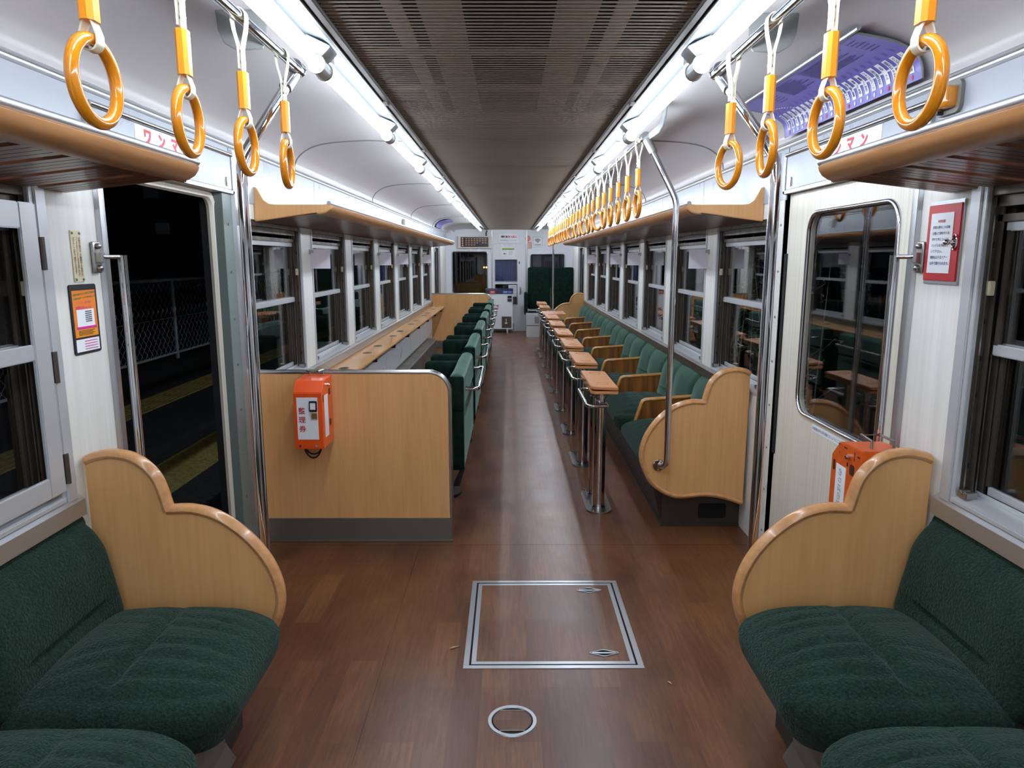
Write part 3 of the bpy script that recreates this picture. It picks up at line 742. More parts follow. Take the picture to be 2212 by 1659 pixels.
# lounge chairs facing the counter
t = thing('lounge_chair', 'green two-seat chair facing the counter, first and nearest the viewer', 'chair', (0,0,0), 0, 'green chairs facing the window counter')
CW = 1.06
MB().rbox((-.295, CW/2, .762), (.085, CW, .20), .036, seg=(2,20,6), fn=lambda x,y,z: (x-.01*max(0,z)*2, y, z+ .004*math.sin(y*9))).build('headrest', PLUSHF, t, smooth=60)
MB().rbox((-.305, CW/2, .488), (.10, CW-.02, .36), .03, seg=(2,20,8)).build('backrest', PLUSHF, t, smooth=60)
MB().rbox((-.50, CW/2, .40), (.32, CW-.16, .16), .045, fn=lambda x,y,z: (x, y, z+(.012*(1-(2*y/(CW-.16))**4) if z > 0 else 0)), seg=(12,24,3)).build('seat_cushion', PLUSHF, t, smooth=60)
for y in (.003, CW-.003):
    MB().rbox((-.296, y, .758), (.083,.014,.195), .0069, seg=(4,1,6)).build('side_panel', PLUSHD, t, smooth=60)
    MB().rbox((-.305, .010 if y < .5 else CW-.010, .488), (.097,.014,.352), .0069, seg=(4,1,6)).build('side_panel', PLUSHD, t, smooth=60)
ar = MB().rbox((-.455, .0, .60), (.27, .075, .40), .035, seg=(12,2,12)).build('armrest', PLUSHD, t, smooth=60); ar.location = (0,.045,0)
a2 = ar.copy(); COL.objects.link(a2); a2.parent = t; a2.location = (0, CW-.045, 0)
r = .03; x0, x1, z = -.262, -.178, .765
pts = [(x0,.13,z)]+[(x1-r+r*math.sin(PI/2*i/6), .13+r-r*math.cos(PI/2*i/6), z) for i in range(7)]+[(x1-r+r*math.cos(PI/2*i/6), CW-.13-r+r*math.sin(PI/2*i/6), z) for i in range(7)]+[(x0,CW-.13,z)]
h = MB().tube(pts, .0125, 10); h.cyl((x0+.004,.13,z),(x0+.012,.13,z),.02,12); h.cyl((x0+.004,CW-.13,z),(x0+.012,CW-.13,z),.02,12); h.build('grab_handle', CHROME, t)
m = MB().box(-.56,-.36,.15,CW-.15,.25,.32); m.build('seat_frame', RUBBER, t, bevel=.004)
m = MB().cyl((-.46,CW/2,.02),(-.46,CW/2,.26),.045,16); m.cyl((-.46,CW/2,0),(-.46,CW/2,.02),.15,24)
m.build('pedestal', RUBBER, t, bevel=.003)
for q in (.06, CW-.09): MB().prism([(-.28,.31),(-.255,.31),(-.29,.20),(-.33,.20)], 'y', q, q+.03).build('foot_bracket', RUBBER, t)
t.location = (0, 3.90, 0)
for k in range(1, 6): dup(t, (0, 3.90+1.335*k, 0), None, 'green two-seat chair facing the counter, %s from the viewer' % ORD[k])

# ------------------------------------------------------------------ luggage shelves
def shelf(s, y0, y1, label, cover, gap):
    t = thing('luggage_shelf', label, 'shelf', (0,0,0)); S = lambda P: [(s*a,b) for a,b in P]
    lip = [(.912,1.768),(.915,1.758),(.925,1.744),(.945,1.732),(.972,1.727),(.99,1.728),(.99,1.745),(.96,1.775),(.93,1.778)]
    lm = MB()
    if gap:                                         # rounded open end
        n = 6
        lm.prism(S(lip), 'y', y0, y1-.05)
        for i in range(n):
            c0 = .05*math.sin(PI/2*i/n); c1 = .05*math.sin(PI/2*(i+1)/n); k = .06*(1-math.cos(PI/2*(i+1)/n))
            lm.prism(S([(a+k*(1 if a < .96 else 0), b) for a, b in lip]), 'y', y1-.05+c0, y1-.05+c1)
    else: lm.prism(S(lip), 'y', y0, y1)
    lm.build('front_lip', SHELFW, t, smooth=50)
    MB().tube([(s*.925, y0, 1.782), (s*.925, y1-(.03 if gap else 0), 1.782)], .012, 10).build('edge_rail', ALU, t)
    # slats run from the lip to the wall
    sl = MB(); n = 0; y = y0+.004; per = .172 if gap else .11
    A = (.985,1.729); B = (1.305,1.692)
    def strip(m, ya, yb, lift=0, th=.012): m.prism(S([(A[0],A[1]+lift),(B[0],B[1]+lift),(B[0],B[1]+lift+th),(A[0],A[1]+lift+th)]), 'y', ya, yb)
    while y < y1-.03:
        ye = min(y+per-(.030 if gap else .003), y1-.004); k = 4; wd = (ye-y)/k
        for i in range(k): strip(sl, y+i*wd+.0022, y+(i+1)*wd-.0022)
        strip(sl, y, ye, .0115, .010)
        y += per
    sl.build('slats', SLAT, t, smooth=0)
    if gap:
        bt = MB(); y = y0+.3
        bt.box(s*1.0, s*1.02, y0, y1-.06, 1.738, 1.75)
        bt.build('slat_batten', SHELFW, t)
    if cover:
        br = [(1.309,1.862),(1.296,1.862),(1.280,1.832),(1.262,1.798),(1.235,1.779),(1.20,1.775),(.93,1.775),(.908,1.768),(.912,1.755),(.94,1.738),(.975,1.730),(.99,1.735),(1.309,1.690)]
        for ya in cover: MB().prism(S(br), 'y', ya, ya+.022).build('end_bracket', WOOD, t, bevel=.003)
    return t
shelf(-1, YB+.1, 2.215, 'near left luggage shelf with tan lip and slatted underside', None, True)
shelf(1, YB+.1, 2.215, 'near right luggage shelf with tan lip below the amber lamp', None, True)
shelf(-1, 3.75, 12.1, 'long left luggage shelf with tan end bracket over the counter', (3.745,), False)
shelf(1, 3.75, 12.35, 'long right luggage shelf behind the row of ring straps', (3.745,), False)

# ------------------------------------------------------------------ hanging rails, stanchions and straps
RX, RZ, RR = .70, 2.12, .015
def rail(s, y0, y1, label, plates, pole):
    t = thing('grab_rail', label, 'rail', (0,0,0))
    MB().tube([(s*RX,y0,RZ),(s*RX,y1,RZ)], RR, 14).build('rail', CHROME, t)
    e = MB()
    for y in (y0 if pole else None, y1 if not pole else None):
        pass
    ye = y1 if not pole == 'near' else y0
    e.tube([(s*RX,ye-.02,RZ),(s*RX,ye+.02,RZ)], .021, 16); e.tube([(s*RX,ye-.028,RZ),(s*RX,ye-.02,RZ)], .024, 16); e.tube([(s*RX,ye+.02,RZ),(s*RX,ye+.026,RZ)], .024, 16)
    e.build('end_cap', CHROME, t)
    for (y, kind) in plates:
        m = MB()
        if kind == 'plate':
            m.prism([(s*a,b) for a,b in ((.715,2.10),(.79,2.095),(.825,2.115),(.84,2.15),(.845,2.205),(.70,2.205),(.70,2.13))], 'y', y-.004, y+.004)
        else:
            m.prism([(y+.05,2.105),(y-.30,2.095),(y-.38,2.11),(y-.43,2.15),(y-.45,2.207),(y-.36,2.207),(y-.345,2.155),(y-.31,2.135),(y+.05,2.135)], 'x', s*.715, s*.722)
        m.build('ceiling_bracket', GREY, t, bevel=.002)
    return t
rail(-1, -1.2, 2.49, 'near left chrome grab rail holding four ring straps', [(2.20,'plate'),(.6,'plate')], None)
rail(1, -1.2, 2.52, 'near right chrome grab rail before the purple route map', [(2.22,'plate'),(.6,'plate')], None)
rail(1, 3.83, 13.15, 'long chrome grab rail holding the far row of ring straps', [(3.84,'ess')]+[(y,'plate') for y in (5.9,8.0,10.1,12.2)], 'near')
def stanchion(s, ytop, x, y, yp, zf, label):
    t = thing('stanchion_pole', label, 'pole', (0,0,0)); r = .016
    A = Vector((s*(RX+.012), ytop, RZ-.02)); B = Vector((s*x, y, 1.79))
    pts = [A, A.lerp(B,.5), A.lerp(B,.86), A.lerp(B,.95)+Vector((0,0,-.004)), B+Vector((0,0,-.02)), B+Vector((0,0,-.07)), Vector((s*x,y,1.0)), Vector((s*x,y,zf+.055)), Vector((s*x,y,zf+.025)), Vector((s*(x-.010),y+(.012 if yp > y else -.012),zf+.006)), Vector((s*(x-.028),yp+(-.012 if yp > y else .012),zf))]
    MB().tube(pts, r, 16).build('pole', CHROME, t)
    d = (B-A).normalized(); MB().tube([A-d*.005, A+d*.075], .021, 16).build('top_clamp', STEEL, t)
    MB().tube([(s*(x-.033),yp-.001,zf),(s*(x-.033),yp-.013,zf)] if yp > y else [(s*(x-.033),yp+.001,zf),(s*(x-.033),yp+.013,zf)], [.036,.030], 20).build('flange', CHROME, t)
    for a in range(3):
        q = (s*(x-.033)+.025*math.cos(a*2.1+.5), zf+.025*math.sin(a*2.1+.5)); e = -1 if yp > y else 1
        MB().cyl((q[0],yp+e*.008,q[1]),(q[0],yp+e*.017,q[1]),.005,8).build('flange_screw', STEEL, t)
    return t
stanchion(-1, 2.49, .795, 2.19, 2.124, .39, 'chrome pole bent up to the near left grab rail beside the open doorway')
stanchion(1, 2.52, .795, 2.19, 2.124, .39, 'chrome pole bent up to the near right grab rail beside the closed door')
stanchion(1, 3.81, .848, 3.70, 3.752, .388, 'chrome pole rising from the tan bench end to the far strap rail')
t = thing('stanchion_pole', 'straight chrome pole at the far end of the strap rail', 'pole', (.80, 13.1, 0))
m = MB().tube([(-.10,0,2.12),(-.05,0,2.0),(-.012,0,1.86),(0,0,1.78),(0,0,1.0),(0,0,0)], .016, 14); m.build('pole', CHROME, t); MB().cyl((0,0,0),(0,0,.012),.04,16).build('flange', CHROME, t)
# short door rails beside the near benches
for s, sd in SIDES:
    t = thing('door_grab_bar', 'slim chrome grab bar at the near bench by the %s door' % sd, 'grab bar', (0,0,0))
    x, y = 1.268, 2.366
    MB().tube([(s*1.295,2.275,1.507),(s*1.285,2.295,1.507),(s*(x+.002),y-.012,1.507),(s*(x),y-.003,1.503),(s*x,y,1.49)], .0075, 10).build('arm', CHROME, t)
    MB().tube([(s*x,y,1.512),(s*x,y,.62),(s*(x+.004),y-.01,.59),(s*1.295,y-.05,.575)], .0155, 14).build('bar', CHROME, t)
    m = MB().rbox((s*1.303,2.280,1.505), (.012,.040,.098), .005, seg=(2,4,4)); m.box(s*1.282,s*1.30,2.268,2.295,1.49,1.52)
    m.build('wall_bracket', STEEL, t)
    for z in (1.472,1.54): MB().ball((s*1.294,2.280,z), .010, 6).build('bracket_screw', STEEL, t)
# ring straps
def strap(label):
    t = thing('ring_strap', label, 'strap', (0,0,0), 0, 'orange ring straps hanging from the grab rails')
    def ribbon(m, pts, wd, th):                  # belt: pts in (y-plane) offset dx; flat face towards +-x local
        n = len(pts); v = []
        for i, (x, z) in enumerate(pts):
            a = pts[max(i-1,0)]; b = pts[min(i+1,n-1)]; tx, tz = b[0]-a[0], b[1]-a[1]; L = math.hypot(tx,tz) or 1; nx, nz = -tz/L*th/2, tx/L*th/2
            for (q, sg) in ((-wd/2,1),(wd/2,1),(wd/2,-1),(-wd/2,-1)): v.append((x+nx*sg, q, z+nz*sg))
        f = [(i*4+k, i*4+(k+1)%4, (i+1)*4+(k+1)%4, (i+1)*4+k) for i in range(n-1) for k in range(4)] + [(0,1,2,3), tuple(range(n*4-1,n*4-5,-1))]
        m.add(v, f)
    m = MB()
    lo = [(.0045,-.15),(.0045,-.10),(.005,-.078),(.009,-.060),(.0155,-.035),(.0185,-.012)]+[(.0185*math.cos(PI*i/10), .0185*math.sin(PI*i/10)) for i in range(0,11)]+[(-.0185,-.012),(-.0155,-.035),(-.009,-.060),(-.005,-.078),(-.0045,-.10),(-.0045,-.13)]
    ribbon(m, lo, .024, .0035); m.build('belt', BELT, t, smooth=50)
    for z in (-.085,-.112): MB().cyl((-.010,0,z),(.010,0,z),.0036,8).build('rivet', STEEL, t)
    m = MB().prism([(-.013,-.010),(-.006,-.0185),(.006,-.0185),(.013,-.010),(.013,.010),(.006,.0185),(-.006,.0185),(-.013,.010)], 'z', -.230, -.138)
    m.build('sleeve', SLEEVE, t, smooth=20)
    m = MB(); c = -.262
    lp = [(.006,-.228),(.010,-.238),(.0145,-.252)]+[(.0145*math.cos(-PI*i/8), c+.0145*math.sin(-PI*i/8)) for i in range(0,9)]+[(-.0145,-.252),(-.010,-.238),(-.006,-.228)]
    ribbon(m, lp, .022, .003); m.build('ring_loop', BELT, t, smooth=50)
    R = .0665; m = MB().tube([(0, R*math.sin(2*PI*i/40), -.258-R+R*math.cos(2*PI*i/40)) for i in range(40)], .0112, 14, closed=True, up=(1,0,0)); m.build('ring', STRAPY, t)
    return t
S0 = strap('orange ring strap on the near left rail, cropped by the top edge, leftmost')
S0.location = (-RX, 1.275, RZ)
first = True
for s, sd, ys, tw in ((-1,'left',(1.63,1.98,2.332),(.06,.02,.11)), (1,'right',(1.28,1.645,2.012,2.352),(-.02,.02,-.07,.21))):
    nm = ['second','third','fourth'] if s < 0 else ['first','second','third','fourth']
    for k, y in enumerate(ys): dup(S0, (s*RX, y, RZ), tw[k], 'orange ring strap on the near %s rail, %s from the viewer' % (sd, nm[k]))
rnd = random.Random(5); tws = [.02,.07,-.03,.02,.09,.42,-.02,.1,.28,.0,.2,.05,.35,.1]
for k in range(26):
    y = 3.99+.353*k; tw = tws[k] if k < len(tws) else rnd.uniform(-.1,.4)
    dup(S0, (RX, y, RZ), tw, 'orange ring strap on the long far rail, %s from the pole' % ORD[k])
# ------------------------------------------------------------------ ticket machines
def ticket_machine(label, loc, rz, M_, worn):
    t = thing('ticket_machine', label, 'ticket machine', loc, rz, None)
    W, D, Hh = .142, .205, .345
    side = [(0,0),(-D,0),(-D,.285),(-D+.05,.338),(0,.345)]
    b = MB().prism(side, 'x', -W/2, W/2).build('body', M_, t, bevel=.003)
    f = -D
    MB().box(-.055,.048,f-.0015,f,.05,.262).build('front_plate', PAPER, t)
    text('lettering', '整\n理\n券', INKR, t, (-.030, f-.0016, .150), (1,0,0), (0,0,1), h=.125, bold=.012, line=1.28)
    m = MB(); m.box(.008,.046,f-.011,f,.192,.245); m.build('button_housing', RUBBER, t, bevel=.002)
    MB().box(.014,.040,f-.0135,f-.010,.203,.236).build('button', PAPER, t, bevel=.001)
    m = MB(); m.box(.012,.048,f-.006,f,.150,.19); m.build('ticket_slot', BEIGEP, t, bevel=.002)
    MB().box(.018,.045,f-.0075,f-.0055,.156,.184).build('slot_mouth', mat('slot_brown', (150,112,70), .3, .4), t)
    x = W/2
    MB().box(x,x+.0012,-.165,-.098,.05,.262).build('side_plate', PAPER, t)
    m = MB(); m.cyl((x,-.085,.305),(x+.010,-.085,.305),.0085,12); m.cyl((x+.01,-.085,.305),(x+.013,-.085,.305),.005,10)
    m.build('lock', CHROME, t)
    for xx in (-.045,.035): MB().cyl((xx,f,.018),(xx,f-.006,.018),.006,8).build('screw', CHROME, t)
    m = MB()
    RD = mat('recess_dark', (60,34,22), .5)
    for z in (.09,.25): MB().prism(rrect(-.075,-.045,z,z+.035,.010), 'x', x, x+.0012).build('recess', RD, t)
    m.box(x,x+.0012,-.188,-.176,.235,.27)
    m.build('recess', RD, t)
    h = MB().tube([(-.035,-.02,.349),(-.035,-.02,.372),(-.03,-.10,.374),(.03,-.10,.374),(.035,-.02,.372),(.035,-.02,.349)], .005, 8); h.build('carry_handle', STEEL, t)
    if worn:
        MB().box(-x-.0012,-x,-.165,-.098,.05,.262).build('side_plate', PAPER, t)
        m = MB(); m.cyl((-x,-.085,.305),(-x-.010,-.085,.305),.0085,12); m.build('lock', CHROME, t)
    else:
        m = MB()
        for o, d in ((0,.075),(.006,.055)): m.tube([(-.065+o,-.06,.03),(-.072+o*2,-.06,-.005)]+[(-.02-.045*math.cos(PI*i/10)+o*.5,-.08,-.005-d*math.sin(PI*i/10)) for i in range(11)]+[(.022,-.09,.004)], .0045, 6)
        m.build('cable', RUBBER, t)
    return t
ticket_machine('orange ticket machine hung on the tan partition, white front plate with red characters', (-.993, 3.636, .567), 0, ORANGE, False)
tm = ticket_machine('worn orange ticket machine behind the near right bench end, taped paper on its side', (1.168, 2.128, .566), PI, ORANGEW, True)
bars('scuff_marks', BLACK, tm, (.071,0,0), (0,1,0), (0,0,1), [(-.16,-.152,.328,.333),(-.12,-.10,.326,.330),(-.05,-.046,.30,.33),(-.095,-.086,.272,.284),(-.15,-.147,.30,.306),(-.03,-.012,.318,.322)])
text('handwriting', 'のりばの整理券', GREY, tm, (.0722,-.131,.156), (0,0,-1), (0,1,0), w=.19) 

# ------------------------------------------------------------------ floor fittings
t = thing('floor_hatch', 'square metal-framed hatch set in the floor in front of the viewer', 'hatch', (.165,2.78,0))
def ring_rect(x0,x1,y0,y1,wd,z0,z1):
    m = MB(); m.box(x0,x1,y0,y0+wd,z0,z1); m.box(x0,x1,y1-wd,y1,z0,z1); m.box(x0,x0+wd,y0+wd,y1-wd,z0,z1); m.box(x1-wd,x1,y0+wd,y1-wd,z0,z1); return m
ring_rect(-.338,.338,-.365,.365,.021,0,.0025).build('outer_frame', ALU, t, bevel=.0007)
ring_rect(-.317,.317,-.344,.344,.008,.0002,.0008).build('gap', BLACK, t)
ring_rect(-.309,.309,-.336,.336,.018,0,.0022).build('inner_frame', ALU, t, bevel=.0007)
bx(-.291,.291,-.318,.318,.0,.0012).build('hatch_panel', FLOOR, t, smooth=0)
for y in (.265,-.262):
    P = [(-.055+.0,0)]
    shp = []
    for i in range(48):
        a = 2*PI*i/48; x = .055*math.cos(a); shp.append((.2+x, y+ (.011+.011*math.exp(-(x/.024)**2))*math.sin(a) ))
    o = MB().tube([(a,b,.0025) for a,b in shp], .0026, 6, closed=True).build('latch_rim', ALU, t)
    MB().prism(shp, 'z', .0012, .0020).build('latch_well', BLACK, o)
    MB().rbox((.2,y,.003), (.094,.008,.003), .0014, seg=(4,2,1)).build('latch_bar', ALU, o)
t = thing('round_floor_cover', 'round metal-rimmed cover in the floor below the hatch', 'floor cover', (.009,2.114,0))
n = 48
m = MB(); v = []; f = []
for i in range(n):
    a = 2*PI*i/n
    for r, z in ((.082,0),(.080,.003),(.069,.003),(.067,0)): v.append((r*math.cos(a), r*math.sin(a), z))
for i in range(n):
    j = (i+1)%n
    for k in range(3): f.append((i*4+k, j*4+k, j*4+k+1, i*4+k+1))
m.add(v, f).build('rim', ALU, t)
MB().prism([(.067*math.cos(2*PI*i/40), .067*math.sin(2*PI*i/40)) for i in range(40)], 'z', .0002, .0008).build('cap_well', BLACK, t)
ins = [(x, max(-.05, min(.05, y))) for x, y in [(.063*math.cos(2*PI*i/60), .063*math.sin(2*PI*i/60)) for i in range(60)]]
MB().prism(ins, 'z', .0003, .0022).build('cap_disc', FLOOR, t, smooth=0)
m = MB(); m.box(-.04,.04,.0505,.0535,.0008,.003); m.box(-.04,.04,-.0535,-.0505,.0008,.003); m.build('grip_edge', STEEL, t)
for i, (x, y, r) in enumerate(((-.215,2.56,.5),(.575,2.32,-.9))):
    a = Vector((math.cos(r), math.sin(r), 0)); c = Vector((x,y,.003)); nn = Vector((-a.y,a.x,0)); Lh = .022 if i == 0 else .011
    m = MB(); m.add([c-a*Lh, c-a*Lh*.2-nn*.003, c+a*Lh, c-a*Lh*.2+nn*.003, c-a*Lh+Vector((0,0,.002)), c-a*Lh*.2-nn*.003+Vector((0,0,.003)), c+a*Lh+Vector((0,0,.001)), c-a*Lh*.2+nn*.003+Vector((0,0,.003))],
        [(0,1,2,3),(4,5,6,7),(0,1,5,4),(1,2,6,5),(2,3,7,6),(3,0,4,7)])
    tag(m.build('dry_leaf', mat('dry_leaf_%d' % i, (196,166,120), .7)), ['tiny dry leaf on the floor left of the hatch','tiny straw scrap on the floor right of the hatch'][i], 'leaf')

# ------------------------------------------------------------------ signs near the doors
t = thing('emergency_sign', 'red framed emergency cock panel with white notice on the right wall', 'sign', (1.31, 2.171, 1.548)); 
bx(-.006,0,-.086,.086,-.124,.124).build('sign_frame', ALU, t, bevel=.002)
bx(-.010,0,-.081,.081,-.113,.113).build('red_panel', RED, t, bevel=.0015)
bx(-.0115,0,-.050,.062,-.090,.088).build('notice_plate', PAPER, t)
rows = [('非常装置','R'),('非常の際はこの赤扉','B'),('を開いて押ボタンを','B'),('押すと共にコックの','B'),('ハンドルを手前に引','B'),('いて下さい。','B'),('電車は止り各ドアー','B'),('は手で開けられます。','B')]
blue = []; 
o_ = Vector((-.0115, 0, 0))
for i, (sx, c) in enumerate(rows):
    z = .064-.0178*i; wd = .0102*len(sx)*.92; left = .047; 
    cy = .006 if i == 0 else left-wd/2
    text('red_lettering' if c == 'R' else 'blue_lettering', sx, INKR if c == 'R' else INKB, t, (-.0115, cy, z), (0,-1,0), (0,0,1), w=wd, bold=.015)
m = MB(); m.cyl((-.010,-.066,.0),(-.016,-.066,0),.012,14); m.cyl((-.016,-.066,0),(-.034,-.066,0),.006,10); m.ball((-.036,-.066,0),.0095,8); m.tube([(-.012,-.066+.010*math.cos(2*PI*i/16),.0+.022*math.sin(2*PI*i/16)) for i in range(16)],.0025,6,closed=True)
m.build('latch_knob', CHROME, t)
t = thing('door_cock_plaque', 'narrow ivory riveted plaque with vertical lettering on the left wall', 'plaque', (-1.31, 2.190, 1.508))
MB().prism(rrect(-.026,.026,-.077,.077,.004), 'x', 0, .003).build('plaque_plate', IVORY, t, bevel=.0008)
cols = ['非常の際はこの腰掛下正面内の','コックのハンドルを手前に引け','ばドアーは手で開けられます']
for i, c in enumerate(cols): text('lettering', '\n'.join(c), INKBR, t, (.003, .0145-.0145*i, -.0015 if i < 2 else .002), (0,1,0), (0,0,1), h=.118 if i < 2 else .11, w=.0098, line=.78, bold=.01)
for y in (-.018,.018):
    for z in (-.069,.069): MB().ball((.0035,y,z),.0042,6).build('rivet', STEEL, t)
t = thing('poster', 'orange information poster in a black frame below the ivory plaque', 'poster', (-1.31, 2.197, 1.318))
MB().prism(rrect(-.070,.070,-.106,.106,.008), 'x', 0, .004).build('poster_frame', RUBBER, t, bevel=.001)
bx(0,.0046,-.060,.060,-.054,.088).build('orange_sheet', POSTO, t)
bx(0,.0046,-.060,.060,-.098,-.060).build('white_sheet', PAPER, t)
bx(0,.0050,-.045,.045,-.022,.030).build('white_panel', PAPER, t)
bx(0,.0051,-.050,.052,-.030,-.022).build('magenta_band', INKP, t)
bx(0,.0049,-.052,.052,-.052,-.031).build('amber_band', mat('poster_amber', (240,160,24), .45), t)
text('green_heading', '災害や事故などによる電車の運行状況', INKG, t, (.0050,.0,.078), (0,1,.06), (0,-.06,1), w=.112, bold=.02)
text('green_heading', '一畑電車を登録！メールで情報を配信します', INKG, t, (.0050,.0,.066), (0,1,.06), (0,-.06,1), w=.118, bold=.02)
text('pink_heading', 'お知らせメール', INKP, t, (.0051,-.008,.036), (0,1,0), (0,0,1), w=.082, bold=.02)
text('pink_heading', 'イベント・運行情報', INKP, t, (.0051,-.006,.051), (0,1,0), (0,0,1), w=.074)
bars('small_print', INKK, t, (.0051,0,0), (0,1,0), (0,0,1), [(-.004,.030,.022-.006*i,.0245-.006*i) for i in range(6)]+[(-.046,.040-.012*(i%2),-.035-.0042*i,-.0335-.0042*i) for i in range(4)])
bars('small_print', INKP, t, (.0046,0,0), (0,1,0), (0,0,1), [(-.020,.048,-.068-.008*i,-.066-.008*i) for i in range(4)])
for s, sd in SIDES:
    t = thing('one_man_sign', 'white sticker with red katakana on the %s door header' % sd, 'sign', (s*(HW-.016), 2.835, 1.928))
    bx(0, -s*.0012, -.262, .262, -.034, .034).build('sticker', PAPER, t)
    for k, ch in enumerate('ワンマン'): text('lettering', ch, INKR, t, (-s*.0013, (-.176+.105*k)*(1 if s < 0 else -1)-.0, 0), (0,1 if s < 0 else -1,0), (0,0,1), h=.050, bold=.045)
t = thing('door_lamp', 'amber door lamp in a grey gasket above the near right shelf', 'lamp', (1.304, 2.20, 1.965))
MB().prism(rrect(-.060,.060,-.046,.046,.022), 'x', -.012, .004).build('gasket', GASKET, t)
MB().rbox((-.024,.004,0), (.046,.098,.062), .014, seg=(3,8,6)).build('amber_lens', AMBER, t)
MB().cyl((-.012,.02,-.038),(-.03,.02,-.038),.006,8).build('lens_screw', RUBBER, t)
t = thing('speaker_plate', 'small beige speaker plate beside the left shelf bracket', 'speaker', (-1.31, 3.60, 1.845))
MB().rbox((.010,0,0), (.022,.075,.115), .008, seg=(2,5,6)).build('housing', BEIGEP, t)
m = MB()
for r in (.0,.012,.022,.032):
    for k in range(max(1, int(r*800))): 
        a = 2*PI*k/max(1,int(r*800)); m.cyl((.0205, r*math.cos(a)*.75, r*math.sin(a)), (.0216, r*math.cos(a)*.75, r*math.sin(a)), .0022, 6)
m.build('speaker_holes', RUBBER, t)
# blank acrylic flags on the window pillars
for s, sd in SIDES:
    for k, pi in enumerate((0,2,3,5)):
        y = PC[pi]+(.08 if s < 0 else .06); 
        t = thing('seat_flag', 'blank lavender card flag on the %s window pillar, %s from the viewer' % (sd, ORD[k]), 'card', (s*1.305, y, 1.50), 0, 'blank card flags on the window pillars')
        bx(0, -s*.128, -.0015, .0015, -.062, .062).build('card', FLAG, t)
        m = MB(); m.box(-s*.0,-s*.022,-.004,.004,.038,.060); m.box(.004*s,-s*.004,-.012,.012,.03,.062); m.build('clip', STEEL, t)
# route map following the cove on the right
t = thing('route_map', 'purple curved railway route map on the right coved ceiling', 'route map', (0,0,0))
arc = [(1.283,2.052),(1.277,2.092),(1.255,2.127),(1.196,2.158),(1.12,2.176),(1.05,2.186)]
arc = [Vector((p.x,0,p.y)) for p in spline([(a,b,0) for a,b in arc], 6)]
cum = [0]
for i in range(1, len(arc)): cum.append(cum[-1]+(arc[i]-arc[i-1]).length)
LA = cum[-1]; Y0m, Y1m = 2.33, 3.43
def onmap(y, t_, lift=0):                 # t_ measured up the sheet from its lower edge
    t_ = max(0, min(LA, t_)); i = max(k for k in range(len(cum)) if cum[k] <= t_+1e-9); i = min(i, len(arc)-2)
    q = (t_-cum[i])/(cum[i+1]-cum[i]); p = arc[i].lerp(arc[i+1], q); d = (arc[i+1]-arc[i]).normalized(); n_ = Vector((-d.z,0,d.x)); n_ = n_ if n_.x < 0 else -n_
    return Vector((p.x, y, p.z)) + n_*lift
m = MB(); N = len(arc); v = []
for lift in (.0,.004):
    for y in (Y0m, Y1m):
        for i in range(N): v.append(onmap(y, cum[i], lift))
f = []
for i in range(N-1):
    f += [(i, N+i, N+i+1, i+1), (2*N+i, 2*N+i+1, 3*N+i+1, 3*N+i), (i, i+1, 2*N+i+1, 2*N+i), (N+i, 3*N+i, 3*N+i+1, N+i+1)]
m.add(v, f).build('map_sheet', PURPLE, t, smooth=30)
def quad_strip(m, u0, u1, v0, v1, lift):   # u: from far end (left) to near end (right)
    k = max(2, int(abs(v1-v0)/.012)+1); A = []
    for j in range(k+1):
        tt = v0+(v1-v0)*j/k; A += [onmap(Y1m-u0, tt, lift), onmap(Y1m-u1, tt, lift)]
    m.add(A, [(2*j, 2*j+1, 2*j+3, 2*j+2) for j in range(k)])
def map_text(m, s_, u, vv, w_=None, h_=None, rot=0, bold=0.0, lift=.0062, line=1.0):
    V, F, W, H = text_geo(s_, bold, 1.0, line); sx = w_/W if w_ else h_/H; sy = h_/H if h_ else sx
    ca, sa = math.cos(rot), math.sin(rot)
    m.add([onmap(Y1m-(u+(x*sx*ca-y*sy*sa)), vv+(x*sx*sa+y*sy*ca), lift) for x, y in V], F)
ST = ['電鉄出雲市','出雲科学館','大津町','武志','川跡','大寺','美談','旅伏','雲州平田','布崎','湖遊館新駅','園','一畑口','伊野灘','津ノ森','高ノ宮','フォーゲルパーク','秋鹿町','長江','朝日ヶ丘','イングリッシュ','しんじ湖温泉']
mw = MB(); mk = MB(); mr_ = MB()
u0, du = .055, .0475
quad_strip(mw, u0, u0+du*21, .068, .074, .0048)
for i, st in enumerate(ST):
    u = u0+du*i; q_ = MB(); quad_strip(q_, u-.0135, u+.0135, .028, .114, .0054); o = q_.build('station_box', INKW, t, smooth=0, recalc=False)
    q_ = MB(); map_text(q_, '\n'.join(st), u, .071, w_=.0165, h_=min(.076, .022*len(st)) if len(st) > 2 else .055, line=.85 if len(st) > 3 else (1.0 if len(st) > 2 else 1.9), bold=.012)
    q_.build('station_name', INKB, o, smooth=0, recalc=False)
    q_ = MB(); q_.add([onmap(Y1m-(u+.006*math.cos(2*PI*k/14)), .014+.008*math.sin(2*PI*k/14), .0054) for k in range(14)], [tuple(range(14))])
    q_.build('station_dot', INKR if i in (0,4,8,12,18,21) else INKW, t, smooth=0, recalc=False)
    for q in range(3): quad_strip(mk, u-.009+.006*q-.001, u-.009+.006*q+.001, .122+.002*q, .150-.004*((i+q)%3), .0056)
for i in range(14):                          # connecting line at the far end
    a = i/13; quad_strip(mw, .03+.22*a, .03+.22*(a+.075), .165-.07*a*a, .169-.07*a*a, .0054)
rr_ = random.Random(3)
for col_, (ua, ub, n_) in enumerate(((.22,.34,6),(.36,.60,11),(.62,.98,11),(.99,1.06,6))):
    for j in range(n_):
        vv = .178+(.098)*j/n_; quad_strip(mk, ua+.004*(j%2), ua+(ub-ua)*(.55+.42*rr_.random()), vv, vv+.0035, .0056)
